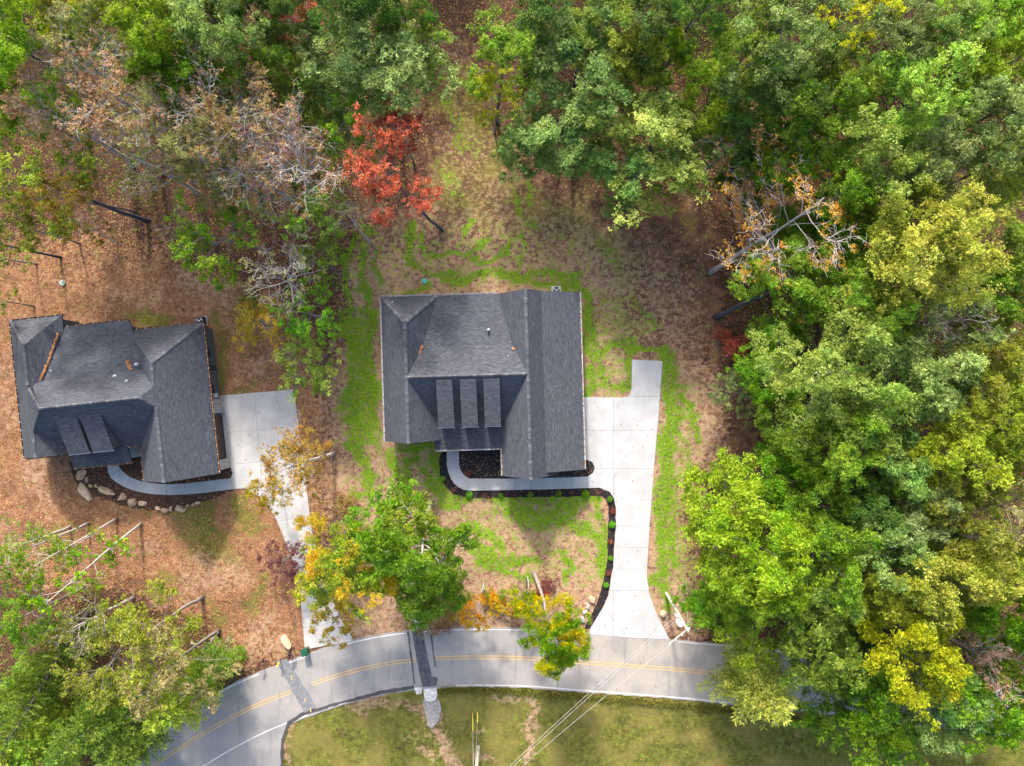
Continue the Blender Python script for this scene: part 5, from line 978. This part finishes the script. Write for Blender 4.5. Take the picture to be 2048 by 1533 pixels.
lid(849.7, 563, .30, plain('teal_plastic', (.06, .36, .27), .5), 'small teal round lid in the grass behind the middle house'); lid(126.5, 566.8, .34, plain('grey_green_plastic', (.27, .33, .27), .6), 'grey green round lid on the leaves behind the left house')
MAT['bin'] = plain('dark_green_plastic', (.012, .075, .040), .5); MAT['black'] = plain('black_plastic', (.014, .014, .015), .5)
p = P(614, 1299); br = empty('trash_bin', (p.x, p.y, .03), math.radians(14)); tag(br, 'dark green wheeled trash bin at the mouth of the left driveway', 'trash bin')
m = MB(); lo, hi = .26, .34
for z0, w0, z1, w1 in ((.05, lo, 1.0, hi),):
    A = [(-w0, -w0, z0), (w0, -w0, z0), (w0, w0, z0), (-w0, w0, z0)]; B = [(-w1, -w1, z1), (w1, -w1, z1), (w1, w1, z1), (-w1, w1, z1)]; m.face(A[::-1]); m.face(B)
    for i in range(4): j = (i + 1) % 4; m.face([A[i], A[j], B[j], B[i]])
m.build('body', MAT['bin'], br); m = MB(); m.box(-.37, .37, -.40, .36, 1.003, 1.05); m.box(-.30, .30, -.32, .28, 1.05, 1.085); l_ = m.build('lid', MAT['bin'], br)
m = MB(); m.tube([(-.28, .42, .98), (.28, .42, .98)], .02, 6); m.build('handle', MAT['bin'], br)
for sx_ in (-.27, .27): m = MB(); m.tube([(sx_ - .03, .28, .12), (sx_ + .03, .28, .12)], .12, 12); m.build('wheel', MAT['black'], br)
def mailbox(x, y, rz, col, label, arm=.5):
    p = P(x, y); r = empty('mailbox', (p.x, p.y, .02), rz); tag(r, label, 'mailbox', 'mailboxes at the road bend'); m = MB(); m.box(-.05, .05, -.05, .05, -.3, 1.05); m.build('post', MAT['black'], r); m = MB(); m.box(-.045, .045, -arm, .15, .97, 1.05); m.build('arm', MAT['black'], r)
    m = MB(); pr = [(-.10, 1.05), (.10, 1.05), (.10, 1.18), (.07, 1.25), (0, 1.28), (-.07, 1.25), (-.10, 1.18)]; A = [(x_, -arm - .02, z) for x_, z in pr]; B = [(x_, -arm + .50, z) for x_, z in pr]; m.face(A); m.face(B[::-1])
    for i in range(7): j = (i + 1) % 7; m.face([A[j], A[i], B[i], B[j]])
    bx_ = m.build('box', col, r); m = MB(); m.box(-.085, .085, -arm - .03, -arm - .021, 1.06, 1.24); m.build('door', col, bx_); m = MB(); m.box(.101, .115, -arm + .25, -arm + .28, 1.1, 1.34); m.build('flag', MAT['flag'], bx_)
MAT['flag'] = plain('red_flag', (.35, .02, .02), .5); MAT['maroon'] = plain('maroon_paint', (.10, .022, .025), .5)
mailbox(588, 1295, math.radians(-28), MAT['black'], 'black mailbox on a post nearest the trash bin', .55); mailbox(526, 1320, math.radians(-28), MAT['maroon'], 'maroon mailbox farther left along the road bend', .4)
p = P(562, 1322); r_ = empty('newspaper_tube', (p.x, p.y, .0), math.radians(-28)); tag(r_, 'yellow newspaper tube between the two mailboxes', 'newspaper box'); m = MB(); m.box(-.04, .04, -.04, .04, -.2, .85); m.build('post', MAT['black'], r_)
m = MB(); m.tube([(0, -.28, .95), (0, .2, .95)], .11, 8); m.build('tube', plain('yellow_plastic', (.62, .47, .03), .5), r_)
p = P(584, 1309); r_ = empty('mailbox', (p.x, p.y, 0), math.radians(-28)); tag(r_, 'low dark red mailbox beside the black one', 'mailbox', 'mailboxes at the road bend'); m = MB(); m.box(-.05, .05, -.05, .05, -.2, .8); m.build('post', MAT['black'], r_); m = MB(); m.box(-.1, .1, -.25, .25, .8, 1.02); m.build('box', MAT['maroon'], r_)

# white marker post by the flat boulder
p = P(1174, 1206); r_ = empty('marker_post', (p.x, p.y, 0)); tag(r_, 'white marker post with a short arm by the flat boulder', 'post'); m = MB(); m.tube([(0, 0, -.2), (0, 0, 1.25)], .045, 8); m.build('post', MAT['white_trim'], r_); m = MB(); m.beam((0, 0, 1.15), (-.14, .25, 1.2), .06, .06); m.beam((0, 0, 1.15), (.12, .22, 1.2), .05, .05); m.build('arm', MAT['white_trim'], r_)

# ------------------------------------------------------------------ utility poles and wires
MAT['pole'] = plain('weathered_pole', (.33, .32, .25), .9, 0, .25, 2.0, .4); MAT['wire'] = plain('aluminium_wire', (.40, .37, .36), .6, .2, .05); MAT['porcelain'] = plain('white_porcelain', (.78, .77, .74), .3); MAT['yellow_guard'] = plain('yellow_guy_guard', (.60, .50, .07), .5)
def pole(bx, by, tx, ty, ht, label, arm_dir, arm_w=2.6):
    b = P(bx, by); t = P(tx, ty, ht); r = empty('utility_pole', b); tag(r, label, 'utility pole', 'utility poles along the road'); v = t - b; m = MB(); m.tube([(0, 0, -.5), v * .5, v], [.19, .16, .125], 12); m.build('shaft', MAT['pole'], r)
    d = Vector((arm_dir[0], arm_dir[1], 0)).normalized(); c = v - Vector((0, 0, .35)); m = MB(); m.beam(c - d * arm_w * .12, c + d * arm_w * .88, .10, .13); m.build('crossarm', MAT['pole'], r); pts = []
    for f in (-.08, .28, .56, .85):
        q = c + d * arm_w * f; m = MB(); m.lathe([(.03, .06), (.07, .10), (.05, .15), (.08, .2), (.05, .28), (.02, .30)], 10, q); m.build('insulator', MAT['porcelain'], r); pts.append(b + q + Vector((0, 0, .3)))
    return r, b, v, pts
r1, b1, v1, ip = pole(1333, 1187, 1376, 1262, 11.3, 'near utility pole with white transformer right of the driveway mouth', (-.62, -.5))
m = MB(); q = v1 * .83 + Vector((-.42, .05, 0)); m.lathe([(.27, -.5), (.29, -.45), (.29, .42), (.24, .5), (.06, .55)], 16, q); tr_ = m.build('transformer', MAT['porcelain'], r1)
for a in (-.1, .12): m = MB(); m.lathe([(.03, .5), (.05, .55), (.03, .62), (.05, .68), (.02, .78)], 8, q + Vector((a, a * .5, 0))); m.build('bushing', MAT['galv'], tr_)
m = MB(); m.beam(v1 * .80, v1 * .80 + Vector((-.75, .28, .0)), .07, .07); m.build('bracket', MAT['galv'], r1)
m = MB(); m.box(-.2, .2, -.03, .03, -.5, .25, .5, Matrix.Translation(v1 * .74 + Vector((-.45, .4, 0)))); m.build('fuse_cutout', MAT['ac_paint'], r1)
r2, b2, v2, ip2 = pole(957, 1494, 946, 1618, 11.3, 'far utility pole at the bottom edge of the lawn', (-.7, -.3))
def wire(a, b, sag, label, rad=.013):
    m = MB(); pts = []
    for i in range(25): t = i / 24; q = a.lerp(b, t); q.z -= sag * 4 * t * (1 - t); pts.append(q)
    m.tube(pts, rad, 5, False); o = m.build('power_line', MAT['wire']); tag(o, label, 'cable', 'power lines over the road'); return o
wire(ip[3], ip2[0], .5, 'lowest right power line from the crossarm tip over the road')
wire(b1 + v1 * .80 + Vector((-.72, .25, .1)), ip2[1], .5, 'middle of the three power lines over the road'); wire(b1 + v1 * .80 + Vector((-1.0, .45, .1)), ip2[2], .5, 'upper left power line of the three over the road')
wire(P(1372.5, 1160, 1.0), P(1377, 1283, 11.6), 0.0, 'thin vertical guy wire beside the near utility pole', .013)
for i, (x, y, gl) in enumerate(((945.5, 1425, .42), (955.5, 1424, .25))):
    a = P(x, y); bq = b2 + v2 * (.92 - .12 * i); r_ = empty('guy_wire', a); tag(r_, ('left' if i == 0 else 'right') + ' guy wire with a yellow guard staked in the lower lawn', 'cable', 'guy wires of the far pole'); e = bq - a
    m = MB(); m.tube([(0, 0, -.1), e], .016, 5); m.build('strand', MAT['wire'], r_); m = MB(); m.tube([e * .01, e * (gl * .55)], .05, 8); m.build('guard', MAT['yellow_guard'], r_)

# ------------------------------------------------------------------ cut logs and dead wood
def log(name, a, b, r0, r1_, z0, z1, label, mat='bark_grey', grp='fallen logs in the lower left yard'):
    pa, pb = P(*a), P(*b); r = empty(name, (pa.x, pa.y, 0)); tag(r, label, 'log', grp); v = Vector((pb.x - pa.x, pb.y - pa.y, 0)); m = MB(); w = Vector((-v.y, v.x, 0)).normalized() * .12
    m.tube([Vector((0, 0, z0)), v * .35 + w + Vector((0, 0, z0 * .65 + z1 * .35)), v * .7 - w + Vector((0, 0, z0 * .3 + z1 * .7)), v + Vector((0, 0, z1))], [r0, r0 * .9, r0 * .4 + r1_ * .6, r1_], 9, tone=.55); m.build('stem', MAT[mat], r, True)
    m = MB(); m.tube([v * .5 + Vector((0, 0, (z0 + z1) / 2)), v * .62 + w * 6 + Vector((0, 0, .5))], [r1_ * .4, .02], 5, tone=.6); m.build('branch_stub', MAT[mat], r)
for i, (a, b, lab) in enumerate([((438, 1262), (398, 1315), 'left bent log lying by the road bend'), ((443, 1280), (415, 1318), 'middle thin log lying by the road bend'), ((461, 1273), (425, 1318), 'right bent log lying by the road bend'), ((384, 1283), (412, 1305), 'short broken log crossing the bent ones')]): log('fallen_log', a, b, .16 if i != 1 else .10, .09, .3, .2, lab)
for i, (a, b, lab) in enumerate([((186, 1207), (130, 1250), 'long thin log on the brown slope, lower left'), ((155, 1243), (95, 1288), 'thicker log below the long thin one, lower left'), ((182, 1235), (110, 1295), 'thin dark log beside the thicker one, lower left'), ((272, 1248), (240, 1275), 'short grey log left of the leaning pale trunk')]): log('fallen_log', a, b, .14, .07, .35, .15, lab)
log('dead_limb', (1055, 1152), (1054, 1205), .05, .03, .05, 1.6, 'thin white dead stem on the bank beside the yellow tree', 'bark_pale', None); log('dead_limb', (967, 1165), (965, 1197), .05, .03, .05, 1.4, 'short white dead stem beside the golden tree', 'bark_pale', None)

# ------------------------------------------------------------------ undergrowth, litter, grass
def to_map(x, y): return x * FOC / CAM_H + 1024, 766.5 - y * FOC / CAM_H
wood_polys = [[(-60, -60), (860, -60), (880, 120), (830, 230), (700, 300), (690, 440), (540, 470), (330, 430), (120, 430), (-60, 440)], [(940, -60), (2110, -60), (2110, 1480), (1900, 1480), (1700, 1330), (1430, 1280), (1400, 1180), (1440, 1010), (1530, 930), (1480, 800), (1480, 640), (1440, 480), (1260, 420), (1180, 400), (1040, 260), (960, 200)],
              [(-60, 1170), (120, 1180), (260, 1200), (430, 1290), (500, 1340), (420, 1420), (330, 1500), (250, 1590), (-60, 1590)]]
q = np.random.default_rng(77)
def scatter(n_, polys, edge=0):
    xs = q.uniform(-62, 62, n_); ys = q.uniform(-47, 47, n_); mx, my = to_map(xs, ys); ok = np.zeros(n_, bool)
    for pl in polys: ok |= in_poly(mx, my, pl)
    return xs[ok], ys[ok]
def zs(x, y):
    i = np.clip(np.searchsorted(gx, x) - 1, 0, nx - 2); j = np.clip(np.searchsorted(gy, y) - 1, 0, ny - 2); return GZ[j, i]
x, y = scatter(4200, wood_polys); keep = fbm(x / 6, y / 6, 5, 3) > .42; x, y = x[keep], y[keep]; hh = q.uniform(.4, 4.5, len(x)); per = 36
C = np.stack([np.repeat(x, per), np.repeat(y, per), np.repeat(zs(x, y) + hh, per)], 1) + q.normal(0, 1, (len(x) * per, 3)) * np.repeat(np.stack([.35 + hh * .16] * 2 + [hh * .30], 1), per, 0); C[:, 2] = np.maximum(C[:, 2], .05)
V, F, t = leaf_cards(C, .24, q, .5, np.repeat(q.uniform(.1, .8, len(x)), per) + q.normal(0, .12, len(C)))
under = link('undergrowth', mesh_np('undergrowth', V, F, t), None, MAT['green']); tag(under, 'low leafy undergrowth covering the ground between the trees of the wood', 'undergrowth', kind='stuff')
# fallen leaves on the ground
n_ = 240000; x = q.uniform(-60, 60, n_); y = q.uniform(-46, 46, n_); mx, my = to_map(x, y)
def samp(Afield, x, y):
    i = np.clip(np.searchsorted(gx, x) - 1, 0, nx - 2); j = np.clip(np.searchsorted(gy, y) - 1, 0, ny - 2); return Afield[j, i]
dens = np.where(samp(south, x, y) > 0, .012, .28 + .5 * samp(orange, x, y) - .22 * samp(straw, x, y) - .2 * samp(green, x, y)); dens = np.where(samp(dist, x, y) <= 0, .02, dens)
rd = np.abs(seg_dist(mx, my, [tuple(p) for p in road_px])); dens = np.where(rd < 58, .004, dens); keep = q.random(n_) < dens; x, y = x[keep], y[keep]
C = np.stack([x, y, zs(x, y) + np.where(samp(dist, x, y) <= 3, .10, .03)], 1); V, F, t = leaf_cards(C, .17, q, 3.0, q.uniform(0, 1, len(x)), .7)
fl = link('leaf_litter', mesh_np('leaf_litter', V, F, t), None, MAT['dryleaf']); tag(fl, 'dead brown leaves strewn over the yards and the wood floor', 'leaves', kind='stuff')
# grass blades
n_ = 330000; x = q.uniform(-60, 60, n_); y = q.uniform(-46, 46, n_); mx, my = to_map(x, y); gr, ol, st = samp(green, x, y), samp(olive, x, y), samp(straw, x, y)
keep = (q.random(n_) < np.maximum(gr * .9, np.maximum(ol * .45, st * .35))) & (samp(dist, x, y) > 2.5); x, y, gr, ol, st = x[keep], y[keep], gr[keep], ol[keep], st[keep]; k = len(x)
h_ = np.where(gr > .35, q.uniform(.06, .15, k), q.uniform(.04, .09, k)); an = q.uniform(0, 6.28, k); w_ = q.uniform(.03, .07, k); base = np.stack([x, y, zs(x, y) + .01], 1); sd = np.stack([np.cos(an), np.sin(an), 0 * an], 1) * w_[:, None]; tipv = base + np.stack([q.normal(0, .06, k), q.normal(0, .06, k), h_], 1)
vl = spline([(880, 1378), (986, 1379), (1077, 1385), (1221, 1396), (1365, 1410), (1500, 1424), (1640, 1440)], .05); vq = q.choice(len(vl), 9000); vx, vy = np.array([P2(*vl[i]) for i in vq]).T; vx = vx + q.normal(0, .15, 9000); vy = vy + q.normal(-.1, .22, 9000); vb = np.stack([vx, vy, zs(vx, vy) - .01], 1); va = q.uniform(0, 6.28, 9000)
vs_ = np.stack([np.cos(va), np.sin(va), 0 * va], 1) * .05; vt = vb + np.stack([q.normal(0, .12, 9000), q.normal(0, .12, 9000), q.uniform(.15, .42, 9000)], 1); base = np.concatenate([base, vb]); sd = np.concatenate([sd, vs_]); tipv = np.concatenate([tipv, vt]); gr = np.concatenate([gr, np.zeros(9000)]); ol = np.concatenate([ol, np.ones(9000)]); k += 9000
V = np.stack([base - sd, base + sd, tipv], 1).reshape(-1, 3); tn = np.where(gr > .35, q.uniform(.55, 1, k), np.where(ol > .3, q.uniform(.25, .55, k), q.uniform(0, .22, k)))
n = NT('grass_blade'); tt = n.attr('tone').outputs['Fac']; c = n.mix(n.ramp(tt, 0.0, .25, smooth=False), (.44, .30, .19), (.17, .155, .035)); c = n.mix(n.ramp(tt, .45, .6), c, (.105, .185, .012)); c = n.mix(n.ramp(tt, .75, 1.0), c, (.20, .31, .03)); MAT['grass'] = n.done(n.bsdf(c, .8, None, 0, .1))
gl_ = link('grass', mesh_np('grass', V, np.arange(k * 3).reshape(-1, 3), np.repeat(tn, 3), n=3), None, MAT['grass']); tag(gl_, 'short patchy grass and straw stubble of the lawns', 'grass', kind='stuff')
# mulch chips and leaf flecks in the beds
Cs = []
for pl, nn in ((BED_OUT, 1500), (BED_IN, 1800), (BED_L, 1300), (BED_LI, 900)):
    a = np.array([P2(*p) for p in pl]); xx = q.uniform(a[:, 0].min(), a[:, 0].max(), nn * 3); yy = q.uniform(a[:, 1].min(), a[:, 1].max(), nn * 3); ok = in_poly(*to_map(xx, yy), pl); Cs.append(np.stack([xx[ok][:nn], yy[ok][:nn], np.full(min(nn, ok.sum()), .06)], 1))
C = np.concatenate(Cs); V, F, t = leaf_cards(C, .11, q, 2.0, q.uniform(0, 1, len(C)) ** 3, .5); MAT['chip'] = toned('mulch_chip', (.02, .015, .014), (.55, .40, .28), .9, 0, 5, .1)
mc = link('mulch_chips', mesh_np('mulch_chips', V, F, t), None, MAT['chip']); tag(mc, 'dark mulch chips and leaf flecks in the planting beds', 'mulch', kind='stuff')
# the wood going on beyond the frame, one mass
pts = []
rw = random.Random(9)
for _ in range(2000):
    X, Y = rw.uniform(-105, 105), rw.uniform(-75, 95); mx, my = to_map(X, Y)
    if -170 < mx < 2220 and -190 < my < 1700: continue
    if my > 1150 and mx < 2200 and my < 2600: continue
    if any((X - a_) ** 2 + (Y - b_) ** 2 < 46 for a_, b_ in pts): continue
    pts.append((X, Y))
Vs, Fs, Ts, o_ = [], [], [], 0
for i, (X, Y) in enumerate(pts[:170]):
    h_ = rw.uniform(15, 21); R_ = rw.uniform(3.2, 4.8); kk = 900; g = q.normal(size=(kk, 3)); g /= np.linalg.norm(g, axis=1)[:, None]; g *= (q.random(kk) ** .35)[:, None] * (1 + .25 * np.sin(g[:, :1] * 5 + i)); C = g * np.array((R_, R_, R_ * .9)) + np.array((X, Y, h_ * .74))
    V, F, t = leaf_cards(C, .75, q, .5, q.uniform(.2, .8) + q.normal(0, .15, kk)); Vs.append(V); Fs.append(F + o_); Ts.append(t); o_ += len(V)
    tb = MB(); tb.tube([(X, Y, -.3), (X, Y, h_ * .75)], [.3, .12], 6); tv = np.array(tb.v); Vs.append(tv); Fs.append(np.array([f for f in tb.f if len(f) == 4]) + o_); Ts.append(np.full(len(tv), .05)); o_ += len(tv)
fw = link('distant_woodland', mesh_np('distant_woodland', np.concatenate(Vs), np.concatenate(Fs), np.concatenate(Ts)), None, MAT['green']); tag(fw, 'woodland going on beyond the yards as one mass', 'woodland', kind='stuff')
